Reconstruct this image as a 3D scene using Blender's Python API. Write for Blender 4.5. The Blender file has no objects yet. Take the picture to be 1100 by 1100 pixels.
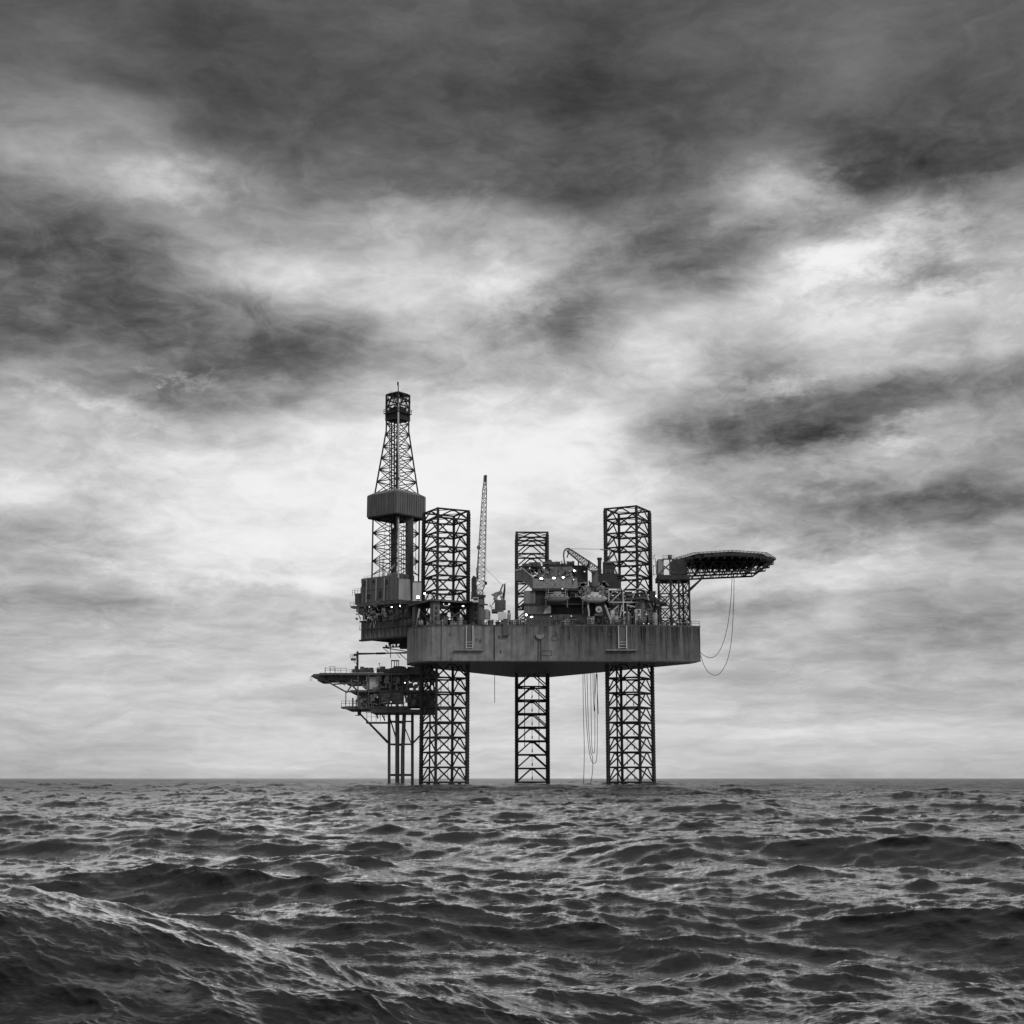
import bpy, math, random
import numpy as np
from mathutils import Vector, Matrix
R = math.radians
random.seed(7)
scene = bpy.context.scene
col = scene.collection
# ------------------------------------------------------------------ camera
F = 1560.0; HC = 1.8; TILT = math.atan(286 / F)
CT, ST = math.cos(TILT), math.sin(TILT)
cam_d = bpy.data.cameras.new('camera'); cam = bpy.data.objects.new('camera', cam_d)
col.objects.link(cam); scene.camera = cam
cam.location = (0, 0, HC); cam.rotation_euler = (R(90) + TILT, 0, 0)
cam_d.sensor_width = 36; cam_d.lens = 36 * F / 1100; cam_d.clip_end = 30000; cam_d.clip_start = 0.1
scene.render.resolution_x = 1024; scene.render.resolution_y = 1024
scene.view_settings.view_transform = 'Standard'; scene.view_settings.look = 'None'
scene.view_settings.exposure = 0; scene.view_settings.gamma = 1

def P(px, py, Y):
    """surveyed point: bearing/elevation of the photograph at a known distance Y"""
    a = (px - 550) / F; b = (550 - py) / F
    dx, dy, dz = a, CT - b * ST, ST + b * CT
    k = Y / dy
    return Vector((dx * k, Y, HC + dz * k))
def Zat(py, Y, px=550): return P(px, py, Y).z

# ------------------------------------------------------------------ materials
def mat_base(name):
    m = bpy.data.materials.new(name); m.use_nodes = True
    nt = m.node_tree; return m, nt, nt.nodes['Principled BSDF']
def node(nt, t, **kw):
    n = nt.nodes.new(t)
    for k, v in kw.items(): setattr(n, k, v)
    return n
def g(v): return (v, v, v, 1)
def paint(name, lo, hi, rough=0.6, streak=0.0, scale=0.8, metal=0.0):
    m, nt, b = mat_base(name)
    tc = node(nt, 'ShaderNodeTexCoord'); mp = node(nt, 'ShaderNodeMapping')
    mp.inputs['Scale'].default_value = (scale, scale, scale * (0.12 if streak else 0.8))
    nt.links.new(tc.outputs['Object'], mp.inputs[0])
    n = node(nt, 'ShaderNodeTexNoise'); n.inputs['Scale'].default_value = 1.0
    n.inputs['Detail'].default_value = 7; n.inputs['Roughness'].default_value = 0.65
    nt.links.new(mp.outputs[0], n.inputs['Vector'])
    r = node(nt, 'ShaderNodeValToRGB'); r.color_ramp.elements[0].position = 0.32; r.color_ramp.elements[1].position = 0.68
    r.color_ramp.elements[0].color = g(lo); r.color_ramp.elements[1].color = g(hi)
    nt.links.new(n.outputs['Fac'], r.inputs['Fac'])
    nt.links.new(r.outputs['Color'], b.inputs['Base Color'])
    b.inputs['Roughness'].default_value = rough; b.inputs['Metallic'].default_value = metal
    b.inputs['Specular IOR Level'].default_value = 0.3
    return m
M = {}
M['black'] = paint('dark_steel', 0.018, 0.045, 0.65)
M['leg'] = paint('leg_steel', 0.014, 0.034, 0.6, scale=0.5)
M['dark'] = paint('weathered_dark_paint', 0.035, 0.13, 0.6, streak=1)
M['mid'] = paint('grey_paint', 0.15, 0.32, 0.55, streak=1)
M['light'] = paint('light_grey_paint', 0.34, 0.6, 0.5, streak=1)
M['white'] = paint('white_paint', 0.75, 0.85, 0.45)
M['rubber'] = paint('hose_rubber', 0.01, 0.02, 0.7)
def emis(name, s):
    m, nt, b = mat_base(name)
    b.inputs['Base Color'].default_value = g(0.8)
    b.inputs['Emission Color'].default_value = g(1); b.inputs['Emission Strength'].default_value = s
    return m
M['lamp'] = emis('lamp_glass', 3.0)
M['lampbig'] = emis('bright_lamp_glass', 13.0)
M['lampdim'] = emis('dim_lamp_glass', 0.75)

M['deepgrey'] = paint('deep_grey_paint', 0.045, 0.12, 0.6, streak=1, scale=1.3)  # deep grey for wellhead platform and drill floor steelwork
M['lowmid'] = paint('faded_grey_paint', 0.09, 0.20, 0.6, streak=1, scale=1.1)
def hull_material():
    m, nt, b = mat_base('hull_paint')
    L = nt.links
    tc = node(nt, 'ShaderNodeTexCoord'); sep = node(nt, 'ShaderNodeSeparateXYZ'); L.new(tc.outputs['Object'], sep.inputs[0])
    def noise(sc, s, d=6, rough=0.6):
        mp = node(nt, 'ShaderNodeMapping'); mp.inputs['Scale'].default_value = sc
        L.new(tc.outputs['Object'], mp.inputs[0])
        n = node(nt, 'ShaderNodeTexNoise'); n.inputs['Scale'].default_value = s; n.inputs['Detail'].default_value = d
        n.inputs['Roughness'].default_value = rough
        L.new(mp.outputs[0], n.inputs['Vector']); return n.outputs['Fac']
    def math_(op, a, b_, clamp=False):
        n = node(nt, 'ShaderNodeMath', operation=op, use_clamp=clamp)
        for i, v in enumerate((a, b_)):
            if isinstance(v, (int, float)): n.inputs[i].default_value = v
            else: L.new(v, n.inputs[i])
        return n.outputs[0]
    def mr(v, a, b_, c, d):
        n = node(nt, 'ShaderNodeMapRange'); n.inputs[1].default_value = a; n.inputs[2].default_value = b_
        n.inputs[3].default_value = c; n.inputs[4].default_value = d; L.new(v, n.inputs[0]); return n.outputs[0]
    # clean left, streaked and darker right
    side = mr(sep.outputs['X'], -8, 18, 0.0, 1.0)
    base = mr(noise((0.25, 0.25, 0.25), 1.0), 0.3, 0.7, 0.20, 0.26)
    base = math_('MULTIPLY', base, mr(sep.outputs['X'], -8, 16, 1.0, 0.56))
    top = mr(sep.outputs['Z'], 0.5, 8.6, 0.0, 1.0)
    st = noise((1.1, 1.1, 0.045), 1.0, 8, 0.7)
    stf = math_('MULTIPLY', mr(st, 0.42, 0.58, 0.0, 1.0), math_('ADD', math_('MULTIPLY', top, 0.75), 0.25))
    stf = math_('MULTIPLY', stf, mr(side, 0, 1, 0.35, 1.0))
    base = math_('MULTIPLY', base, mr(stf, 0, 0.8, 1.0, 0.16))
    mot = noise((0.5, 0.5, 0.35), 1.0, 9, 0.72)
    base = math_('MULTIPLY', base, mr(mot, 0.32, 0.66, 0.62, 1.22))
    st2 = noise((2.2, 2.2, 0.03), 1.0, 4, 0.6)
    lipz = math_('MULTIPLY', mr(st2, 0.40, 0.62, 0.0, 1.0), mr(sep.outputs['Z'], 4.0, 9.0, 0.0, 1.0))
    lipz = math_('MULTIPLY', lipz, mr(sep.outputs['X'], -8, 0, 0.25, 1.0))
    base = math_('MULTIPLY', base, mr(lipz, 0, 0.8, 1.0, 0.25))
    fine = noise((3.0, 3.0, 0.2), 1.0, 5, 0.7)
    base = math_('MULTIPLY', base, mr(fine, 0.3, 0.7, 0.82, 1.15))
    L.new(base, b.inputs['Base Color'])
    b.inputs['Roughness'].default_value = 0.55; b.inputs['Specular IOR Level'].default_value = 0.3
    return m
M['hull'] = hull_material()

def plate_material():
    """windwall sheet: fine vertical corrugation"""
    m = paint('windwall_sheet', 0.09, 0.17, 0.6, streak=1, scale=1.6)
    return m
M['wall'] = plate_material()

# ------------------------------------------------------------------ mesh builder
class MB:
    def __init__(self): self.v = []; self.f = []
    def add(self, vs, fs):
        o = len(self.v); self.v += [Vector(p) for p in vs]
        self.f += [tuple(i + o for i in q) for q in fs]; return self
    def box(self, c, s, rot=0.0, m=None):
        c = Vector(c); hx, hy, hz = s[0] / 2, s[1] / 2, s[2] / 2
        vs = []
        cr, sr = math.cos(rot), math.sin(rot)
        for x in (-hx, hx):
            for y in (-hy, hy):
                for z in (-hz, hz):
                    q = Vector((x, y, z))
                    if m: q = m @ q
                    vs.append(c + Vector((q.x * cr - q.y * sr, q.x * sr + q.y * cr, q.z)))
        return self.add(vs, [(0, 1, 3, 2), (4, 6, 7, 5), (0, 4, 5, 1), (2, 3, 7, 6), (0, 2, 6, 4), (1, 5, 7, 3)])
    def bar(self, a, b, w, h=None, n=6):
        """round member between two points (or square one when h given)"""
        a = Vector(a); b = Vector(b); d = b - a
        if d.length < 1e-6: return self
        d.normalize()
        up = Vector((0, 0, 1)) if abs(d.z) < 0.95 else Vector((1, 0, 0))
        u = d.cross(up).normalized(); v = u.cross(d).normalized()
        if h is not None:
            offs = [(-w / 2, -h / 2), (w / 2, -h / 2), (w / 2, h / 2), (-w / 2, h / 2)]; n = 4
        else:
            offs = [(w * math.cos(2 * math.pi * i / n), w * math.sin(2 * math.pi * i / n)) for i in range(n)]
        vs = [a + u * x + v * y for x, y in offs] + [b + u * x + v * y for x, y in offs]
        fs = [(i, (i + 1) % n, n + (i + 1) % n, n + i) for i in range(n)]
        fs += [tuple(range(n))[::-1], tuple(range(n, 2 * n))]
        return self.add(vs, fs)
    def path(self, pts, r, n=5):
        for a, b in zip(pts, pts[1:]): self.bar(a, b, r, n=n)
        return self
    def prism(self, poly, z0, z1):
        n = len(poly)
        vs = [(x, y, z0) for x, y in poly] + [(x, y, z1) for x, y in poly]
        return self.add(vs, [(i, (i + 1) % n, n + (i + 1) % n, n + i) for i in range(n)] + [tuple(range(n))[::-1], tuple(range(n, 2 * n))])
    def extr(self, pts, dv):
        """planar polygon (3D points) extruded along dv"""
        n = len(pts); dv = Vector(dv); p = [Vector(q) for q in pts]
        return self.add(p + [q + dv for q in p], [(i, (i + 1) % n, n + (i + 1) % n, n + i) for i in range(n)] + [tuple(range(n))[::-1], tuple(range(n, 2 * n))])
    def ball(self, c, rx, ry, rz, nu=12, nv=8, rot=0.0):
        vs = []; fs = []; c = Vector(c); cr, sr = math.cos(rot), math.sin(rot)
        for j in range(nv + 1):
            th = math.pi * j / nv
            for i in range(nu):
                ph = 2 * math.pi * i / nu
                x, y, z = rx * math.sin(th) * math.cos(ph), ry * math.sin(th) * math.sin(ph), rz * math.cos(th)
                vs.append(c + Vector((x * cr - y * sr, x * sr + y * cr, z)))
        for j in range(nv):
            for i in range(nu):
                fs.append((j * nu + i, j * nu + (i + 1) % nu, (j + 1) * nu + (i + 1) % nu, (j + 1) * nu + i))
        return self.add(vs, fs)
    def rail(self, pts, h=1.1, r=0.035, post=1.6):
        for a, b in zip(pts, pts[1:]):
            a = Vector(a); b = Vector(b); L_ = (b - a).length; n = max(1, int(L_ / post))
            for hh in (h, h * 0.55): self.bar(a + Vector((0, 0, hh)), b + Vector((0, 0, hh)), r, n=4)
            for i in range(n + 1):
                p = a.lerp(b, i / n); self.bar(p, p + Vector((0, 0, h)), r * 1.3, n=4)
        return self

KEEP = ('rail', 'bracing', 'truss', 'net', 'lattice', 'frame', 'rib', 'stiffener', 'boom', 'walkway', 'landing', 'cage', 'jib', 'diagonal', 'horizontal_frame', 'spider', 'hoist', 'stair_', 'davit', 'basket', 'grillage', 'gangway', 'anode', 'chord', 'crown', 'frame_member', 'boat', 'drop_pipe')
def build(name, mb, mat, parent=None, bevel=0.0):
    """one mesh object, or one object per loose piece where the pieces are things of their own"""
    if parent is not None and not any(k in name for k in KEEP):
        par = list(range(len(mb.v)))
        def fd(i):
            while par[i] != i: par[i] = par[par[i]]; i = par[i]
            return i
        for f in mb.f:
            a = fd(f[0])
            for i in f[1:]: par[fd(i)] = a
        comp = {}
        for f in mb.f: comp.setdefault(fd(f[0]), []).append(f)
        if 1 < len(comp) <= 95:
            first = None
            for fs in comp.values():
                ids = sorted({i for f in fs for i in f}); mp = {i: k for k, i in enumerate(ids)}
                sub = MB(); sub.v = [mb.v[i] for i in ids]; sub.f = [tuple(mp[i] for i in f) for f in fs]
                o = build_one(name, sub, mat, parent); first = first or o
            return first
    return build_one(name, mb, mat, parent)
def build_one(name, mb, mat, parent=None):
    root = parent
    while root is not None and root.parent is not None: root = root.parent
    if root is not None:
        inv = (Matrix.Translation(root.location) @ Matrix.Rotation(root.rotation_euler.z, 4, 'Z')).inverted()
        vs = [inv @ v for v in mb.v]
    else: vs = mb.v
    me = bpy.data.meshes.new(name); me.from_pydata([tuple(v) for v in vs], [], mb.f); me.update()
    import bmesh
    bm = bmesh.new(); bm.from_mesh(me); bmesh.ops.recalc_face_normals(bm, faces=bm.faces); bm.to_mesh(me); bm.free()
    me.materials.append(M[mat] if isinstance(mat, str) else mat)
    o = bpy.data.objects.new(name, me); col.objects.link(o)
    if parent is not None: o.parent = parent
    return o
def tag(o, label=None, cat=None, group=None, kind=None):
    if label: o['label'] = label
    if cat: o['category'] = cat
    if group: o['group'] = group
    if kind: o['kind'] = kind
    return o
def thing(name, loc, label, cat, group=None, rz=0.0):
    o = bpy.data.objects.new(name, None); col.objects.link(o)
    o.location = loc; o.rotation_euler = (0, 0, rz); o.empty_display_size = 1
    return tag(o, label, cat, group)

# ================================================================== JACK-UP HULL
YF = 372.0
ZD = Zat(671.5, YF); ZB = Zat(709.8, YF)     # deck and bottom heights
def X(px, Y, py=690): return P(px, py, Y).x
front = [(X(px, Y), Y) for px, Y in ((437.3, 387), (437.6, 383.5), (439.5, 380), (443.5, 377), (449, 374.8), (456, 373.3), (464, 372.4), (474, YF))]
plan = front + [(X(703, YF), YF), (X(752.3, 374.8), 374.8), (X(745, 379), 379), (X(592, 431), 431), (X(551, 431), 431)]
hull = thing('jackup_hull', (X(577, 400), 400, ZB), 'grey triangular barge hull raised above the sea on three lattice legs', 'platform hull')
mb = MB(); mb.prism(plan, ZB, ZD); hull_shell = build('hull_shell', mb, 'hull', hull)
# deck edge lip
def offs(poly, d):
    cx = sum(p[0] for p in poly) / len(poly); cy = sum(p[1] for p in poly) / len(poly)
    out = []
    for x, y in poly:
        v = Vector((x - cx, y - cy)); v.normalize(); out.append((x + v.x * d, y + v.y * d))
    return out
mb = MB(); mb.prism(offs(plan, 0.14), ZD - 0.28, ZD + 0.1); build('deck_edge', mb, 'dark', hull)
mb = MB(); mb.prism(offs(plan, -1.0), ZB - 0.25, ZB - 0.005); build('bottom_plating', mb, 'mid', hull)
mb = MB(); lp = offs(plan, -0.15)
mb.rail([(x, y, ZD + 0.1) for x, y in lp[:10]], 1.15, 0.045, 2.0)
build('deck_rail', mb, 'black', hull)
# vertical welded seams
for px in (445.5, 457, 474, 531, 550, 622, 703, 716, 740):
    Yl = YF if 474 <= px <= 703 else None
    if Yl is None:
        # locate on polyline
        for (x0, y0), (x1, y1) in zip(plan[:9], plan[1:10]):
            done = False
            for t in [i / 40 for i in range(41)]:
                xx = x0 + (x1 - x0) * t; yy = y0 + (y1 - y0) * t
                if abs(X(px, yy) - xx) < 0.15: Yl = yy; done = True; break
            if done: break
    if Yl is None: continue
    mb = MB(); mb.box((X(px, Yl), Yl - 0.03, (ZB + ZD) / 2), (0.16, 0.12, ZD - ZB - 0.7)); build('weld_seam', mb, 'dark', hull)
# mooring ladders with shelf
for px0, px1, pa, pb in ((501, 508, 488, 519), (664.5, 673, 651, 684)):
    x0, x1 = X(px0, YF), X(px1, YF); zt = Zat(672.5, YF) ; zb = Zat(697, YF)
    mb = MB()
    for x in (x0, x1): mb.box((x, YF - 0.35, (zt + zb) / 2), (0.28, 0.28, zt - zb))
    for zz in (zb + 0.3, zb + 1.0, zb + 1.7): mb.box(((x0 + x1) / 2, YF - 0.33, zz), (x1 - x0 - 0.28, 0.15, 0.14))
    fr = build('fairlead_frame', mb, 'light', hull)
    mb = MB(); mb.box(((x0 + x1) / 2, YF - 0.08, (zt + zb) / 2 + 0.2), (x1 - x0 - 0.6, 0.12, zt - zb - 1)); build('recess_panel', mb, 'dark', fr)
    mb = MB(); xa, xb = X(pa, YF), X(pb, YF); mb.box(((xa + xb) / 2, YF - 0.5, Zat(698.6, YF)), (xb - xa, 0.95, 0.28)); build('walkway_shelf', mb, 'mid', hull)
# overboard discharge funnel and pipe
mb = MB(); cx = X(580, YF)
mb.extr([(cx - 1.15, YF - 0.7, Zat(682, YF)), (cx + 1.15, YF - 0.7, Zat(682, YF)), (cx + 0.85, YF - 0.7, Zat(685, YF)), (cx + 0.3, YF - 0.7, Zat(686.8, YF)), (cx - 0.3, YF - 0.7, Zat(686.8, YF)), (cx - 0.85, YF - 0.7, Zat(685, YF))], (0, 0.68, 0))
fn = build('discharge_funnel', mb, 'mid', hull)
mb = MB()
for dx in (-0.35, 0.35): mb.bar((cx + dx, YF - 0.3, Zat(686.5, YF)), (cx + dx, YF - 0.3, ZB + 0.1), 0.11)
build('discharge_pipe', mb, 'dark', hull)
# outlined access plates
for xa, xb, ya, yb in ((581.5, 592.5, 699, 704), (593, 599, 683, 688), (693, 703, 692, 701), (540.5, 545.5, 665, 681.5)):
    mb = MB(); z1, z0 = Zat(ya, YF), Zat(yb, YF); x0, x1 = X(xa, YF), X(xb, YF)
    if ya == 665:
        mb.box(((x0 + x1) / 2, YF - 0.5, (z0 + z1) / 2), (x1 - x0, 0.9, z1 - z0)); mb.box(((x0 + x1) / 2, YF - 0.5, z0 - 0.2), ((x1 - x0) * 1.35, 1.1, 0.38)); build('bollard_chute', mb, 'dark', hull); continue
    t = 0.12
    mb.box(((x0 + x1) / 2, YF - .05, z1), (x1 - x0, .14, t)); mb.box(((x0 + x1) / 2, YF - .05, z0), (x1 - x0, .14, t))
    mb.box((x0, YF - .05, (z0 + z1) / 2), (t, .14, z1 - z0 - t)); mb.box((x1, YF - .05, (z0 + z1) / 2), (t, .14, z1 - z0 - t))
    build('access_plate_frame', mb, 'dark', hull)
# draught mark-like small fittings and padeyes on the side
for px, py in ((483.7, 681), (484.5, 708), (512, 687), (516, 688), (536, 684), (538, 700), (598, 680), (611, 683), (654, 682), (648, 676)):
    mb = MB(); c = P(px, py, YF - 0.1); mb.box(c, (0.3, 0.3, 0.7)); build('padeye', mb, 'dark', hull)
# drip pipes off the deck edge on the streaked half
for px in (543, 566, 612, 630, 641, 655, 662, 690, 694):
    mb = MB(); L_ = random.uniform(1.2, 4.5); a = P(px, 673, YF - 0.2); mb.bar(a, a + Vector((0, 0, -L_)), 0.1, n=5); build('drain_pipe', mb, 'dark', hull)

# ================================================================== LEGS
def make_leg(name, c, rz, s, ztop, zbot, z_h, bay, label):
    root = thing(name, (c[0], c[1], 0), label, 'rig leg', 'lattice legs of the drilling rig', rz)
    h = s / 2; cs = [(-h, -h), (h, -h), (h, h), (-h, h)]
    T = Matrix.Translation((c[0], c[1], 0)) @ Matrix.Rotation(rz, 4, 'Z')
    W = lambda x, y, z: T @ Vector((x, y, z))
    for x, y in cs:
        mb = MB(); mb.bar(W(x, y, zbot), W(x, y, ztop), 0.38, n=10)
        # rack plates on the chord
        d = Vector((-x, -y)).normalized()
        a = math.atan2(d.y, d.x) + rz
        mb.box(W(x, y, (ztop + zbot) / 2 - 0.2), (0.95, 0.14, ztop - zbot - 0.4), a)
        ch = build('chord', mb, 'leg', root)
        n = int((ztop - zbot - .4) / 0.8)
        for sg in (-1, 1):     # toothed rack along each side of the chord
            prof = [(0.40, zbot + .2), (0.40, zbot + .2 + n * .8)]
            for i in range(n, 0, -1):
                z = zbot + .2 + i * .8; prof += [(0.50, z - .1), (0.58, z - .25), (0.58, z - .5), (0.50, z - .65)]
            side = Vector((-d.y, d.x, 0))
            pts = [W(x + sg * d.x * r_ - side.x * .09, y + sg * d.y * r_ - side.y * .09, z) for r_, z in prof]
            dv = (T.to_3x3() @ side) * .18
            mb = MB(); mb.extr(pts, dv); build('rack', mb, 'leg', ch)
    zs = []; z = z_h
    while z - bay > zbot: z -= bay
    while z < ztop + 0.3: zs.append(z); z += bay
    if ztop - zs[-1] > 1.2 or zs[-1] > ztop - .15: (zs.append(ztop - .2) if zs[-1] < ztop - 1.2 else zs.__setitem__(-1, ztop - .2))
    else: zs[-1] = ztop - .2
    for i, z in enumerate(zs):
        mb = MB()
        for k in range(4):
            a, b = cs[k], cs[(k + 1) % 4]; mb.bar(W(*a, z), W(*b, z), 0.25, n=6)
        mids = [((cs[k][0] + cs[(k + 1) % 4][0]) / 2, (cs[k][1] + cs[(k + 1) % 4][1]) / 2) for k in range(4)]
        build('horizontal_frame', mb, 'leg', root)
        mb = MB()
        for k in range(4): mb.bar(W(*mids[k], z), W(*mids[(k + 1) % 4], z), 0.11, n=5)
        build('plan_bracing', mb, 'leg', root)
        if i > 0:
            zl = zs[i - 1]
            mb = MB()
            for k in range(4):
                a, b = cs[k], cs[(k + 1) % 4]; m = mids[k]
                dx, dy = (b[0] - a[0]) / s, (b[1] - a[1]) / s
                mb.bar(W(m[0] - dx * .5, m[1] - dy * .5, z - 0.25), W(a[0], a[1], zl + 0.1), 0.2, n=6)
                mb.bar(W(m[0] + dx * .5, m[1] + dy * .5, z - 0.25), W(b[0], b[1], zl + 0.1), 0.2, n=6)
                mb.bar(W(m[0] - dx * .6, m[1] - dy * .6, z - 0.3), W(m[0] + dx * .6, m[1] + dy * .6, z - 0.3), 0.2, n=5)
            build('diagonal_bracing', mb, 'leg', root)
            if z < ZB and i % 1 == 0:
                for k in (0, 2):
                    mb = MB(); m = mids[k]; mb.box(W(m[0] * 0.5, m[1] * 0.5, (z + zl) / 2 - 0.8), (0.22, 0.22, 0.8)); mb.bar(W(m[0] * 0.5, m[1] * 0.5, z), W(m[0] * 0.5, m[1] * 0.5, (z + zl) / 2 - 0.4), 0.03, n=4)
                    build('anode', mb, 'leg', root)
    return root
bay = 3.83
Zw = Zat(728, 380)
LC = P(477.3, 780, 384); RC = P(677.3, 780, 384); MC = P(571.6, 780, 420.5)
left_leg = make_leg('lattice_leg', (LC.x, 384), R(28), 9.0, Zat(549.5, 384, 477), -8, Zw, bay, 'dark square lattice leg rising beside the drilling derrick, left of the tall crane boom')
right_leg = make_leg('lattice_leg', (RC.x, 384), R(-28), 9.0, Zat(547.3, 384, 677), -8, Zw, bay, 'dark square lattice leg between the lifeboats and the helideck support tower')
mid_leg = make_leg('lattice_leg', (MC.x, 420.5), R(0.6), 8.9, Zat(573.8, 420.5, 571), -8, Zat(752, 416) , bay, 'dark square lattice leg seen face on behind the accommodation block, slimmest of the three')
# riser pipe inside each near leg
for leg, px in ((left_leg, 461.8), (right_leg, 663)):
    mb = MB(); p = P(px, 780, 384); mb.bar((p.x, 384, -6), (p.x, 384, ZB - 0.3), 0.22, n=8); build('raw_water_pipe', mb, 'leg', leg)
for px in (563.6, 579):
    mb = MB(); p = P(px, 780, 420.5); mb.bar((p.x, 420.5, Zat(803, 420.5)), (p.x, 420.5, ZB - 0.3), 0.13, n=6); build('raw_water_pipe', mb, 'leg', mid_leg)

# ================================================================== JACKING HOUSES
def jack_house(c, rz, label, ztop, half=7.0, loc_group='jacking houses around the rig legs'):
    root = thing('jacking_house', (c[0], c[1], ZD), label, 'jacking house', loc_group, rz)
    T = Matrix.Translation((c[0], c[1], 0)) @ Matrix.Rotation(rz, 4, 'Z')
    W = lambda x, y, z: T @ Vector((x, y, z))
    h = half
    zt = ztop
    for sx in (-1, 1):
        for sy in (-1, 1):
            mb = MB(); mb.box(W(sx * (h - 1.3), sy * (h - 1.3), (ZD + zt) / 2 - 0.15), (1.9, 1.9, zt - ZD - 0.3), rz); cl = build('jack_column', mb, 'lowmid', root)
            mb = MB()
            for k in range(4):
                z = ZD + 0.9 + k * (zt - ZD - 1.2) / 4
                mb.bar(W(sx * (h - 1.3), sy * (h + 0.1), z), W(sx * (h - 1.3), sy * (h - 2.4), z), 0.42, n=8)
            build('pinion_gearbox', mb, 'dark', cl)
    # ring deck (four strips butted)
    mb = MB()
    mb.box(W(0, -h + 1.0, zt), (2 * h + 1.6, 2.0 + 1.6, 0.5), rz); mb.box(W(0, h - 1.0, zt), (2 * h + 1.6, 3.6, 0.5), rz)
    mb.box(W(-h + 1.0, 0, zt), (3.6, 2 * h - 5.62, 0.5), rz); mb.box(W(h - 1.0, 0, zt), (3.6, 2 * h - 5.62, 0.5), rz)
    build('top_platform', mb, 'dark', root)
    mb = MB(); q = h + 0.7; loop = [W(-q, -q, zt + .25), W(q, -q, zt + .25), W(q, q, zt + .25), W(-q, q, zt + .25), W(-q, -q, zt + .25)]
    mb.rail(loop, 1.1, 0.04, 1.8); build('guard_rail', mb, 'dark', root)
    mb = MB()
    for s_ in (-1, 1):
        mb.bar(W(-h + 2.4, s_ * (h - 1.2), ZD + 0.3), W(h - 2.4, s_ * (h - 1.2), zt - 0.5), 0.22)
        mb.bar(W(h - 2.4, s_ * (h - 1.2), ZD + 0.3), W(-h + 2.4, s_ * (h - 1.2), zt - 0.5), 0.22)
        mb.bar(W(s_ * (h - 1.2), -h + 2.4, ZD + 0.3), W(s_ * (h - 1.2), h - 2.4, zt - 0.5), 0.22)
    build('brace', mb, 'dark', root)
    return root
jack_house((LC.x, 384), R(28), 'open frame jacking house wrapped round the leg beside the derrick', Zat(648, 381))
jack_house((RC.x, 384), R(-28), 'open frame jacking house wrapped round the leg nearest the helideck', Zat(646, 381))
# (its columns are drawn darker where the machinery is packed)

# ================================================================== GENERIC HELPERS FOR DECK THINGS
def boxpx(mb, xa, xb, ya, yb, Y, depth, rot=0.0):
    """box whose near face spans the surveyed bearings at distance Y and runs back by depth"""
    a = P(xa, yb, Y); b = P(xb, ya, Y); a2 = P(xb, yb, Y)
    mb.box(((a.x + b.x) / 2, Y + depth / 2, (a.z + b.z) / 2), (b.x - a.x, depth, b.z - a.z), rot); return mb
lamp_n = 0
def floodlight(px, py, Y, size=0.45, label=None, big=False, wide=1.0, group='floodlights burning on the rig'):
    c = P(px, py, Y)
    r = thing('floodlight', (c.x, c.y, c.z), label, 'floodlight', group)
    mb = MB(); mb.box((c.x, c.y + 0.18, c.z), (size * wide + 0.16, 0.3, size + 0.16)); build('lamp_housing', mb, 'dark', r)
    mb = MB()
    mb.extr([(c.x + size * wide / 2 * math.copysign(abs(math.cos(2 * math.pi * i / 16)) ** .7, math.cos(2 * math.pi * i / 16)), c.y - .07, c.z + size / 2 * math.sin(2 * math.pi * i / 16)) for i in range(16)], (0, .1, 0)); build('lamp_glass', mb, 'lampbig' if big else ('lamp' if size > .29 else 'lampdim'), r)
    mb = MB(); mb.bar((c.x, c.y + 0.25, c.z - size / 2 - 0.05), (c.x, c.y + 0.25, c.z - size / 2 - 0.6), 0.05, n=5); mb.bar((c.x, c.y + 0.3, c.z), (c.x, c.y + 1.0, c.z), 0.05, n=5); build('bracket', mb, 'dark', r)
    return r

# ================================================================== DRILLING PACKAGE (cantilever, drill floor, derrick)
A39 = R(141)                       # cantilever points left and away
ax = Vector((math.cos(A39), math.sin(A39), 0)); ay = Vector((-math.sin(A39), math.cos(A39), 0))  # ay points towards -x-y (camera left)
DY = 402.0
DC = P(424.7, 620, DY)
def DW(u, v, z): return Vector((DC.x, DC.y, 0)) + ax * u + ay * v + Vector((0, 0, z))
mpp = 0.2585
def zD(py): return Zat(py, DY, 425)

cant = thing('drilling_cantilever', (DC.x, DC.y, zD(690)), 'grey box girder cantilever overhanging the left end of the hull under the drill floor', 'cantilever', rz=A39)
zc0, zc1 = zD(688.2), zD(668)
U0, U1, V = -24.0, 7.2, 5.6
for sv in (1, -1):
    mb = MB(); mb.box(DW((U0 + U1) / 2, sv * V, (zc0 + zc1) / 2), (U1 - U0, 0.5, zc1 - zc0), A39); gd = build('girder', mb, 'wall', cant)
    mb = MB()
    for k in range(19):
        u = U1 - 0.6 - k * 1.65; mb.box(DW(u, sv * (V + 0.42), (zc0 + zc1) / 2), (0.14, 0.32, zc1 - zc0 - 1.0), A39)
    build('stiffener', mb, 'mid', gd)
    mb = MB()
    for z in (zc0, zc1): mb.box(DW((U0 + U1) / 2, sv * (V + 0.2), z), (U1 - U0 + 0.3, 1.3, 0.42), A39)
    build('flange', mb, 'black', gd)
mb = MB(); mb.box(DW(U1 - 0.3, 0, (zc0 + zc1) / 2), (0.5, 2 * V - 0.55, zc1 - zc0 - 0.5), A39); mb.box(DW(-5, 0, zc1 + 0.1), (22, 2 * V - 1, 0.3), A39); build('end_bulkhead', mb, 'dark', cant)
mb = MB()
for k in range(26):   # pipework hanging along the top of the girder
    u = random.uniform(-10, 7); w = random.uniform(0.3, 1.2); h = random.uniform(0.5, 1.9)
    mb.box(DW(u, V + random.uniform(0.5, 1.2), zc1 + 0.2 + h / 2 - 0.6), (w, random.uniform(0.3, 0.8), h), A39)
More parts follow.
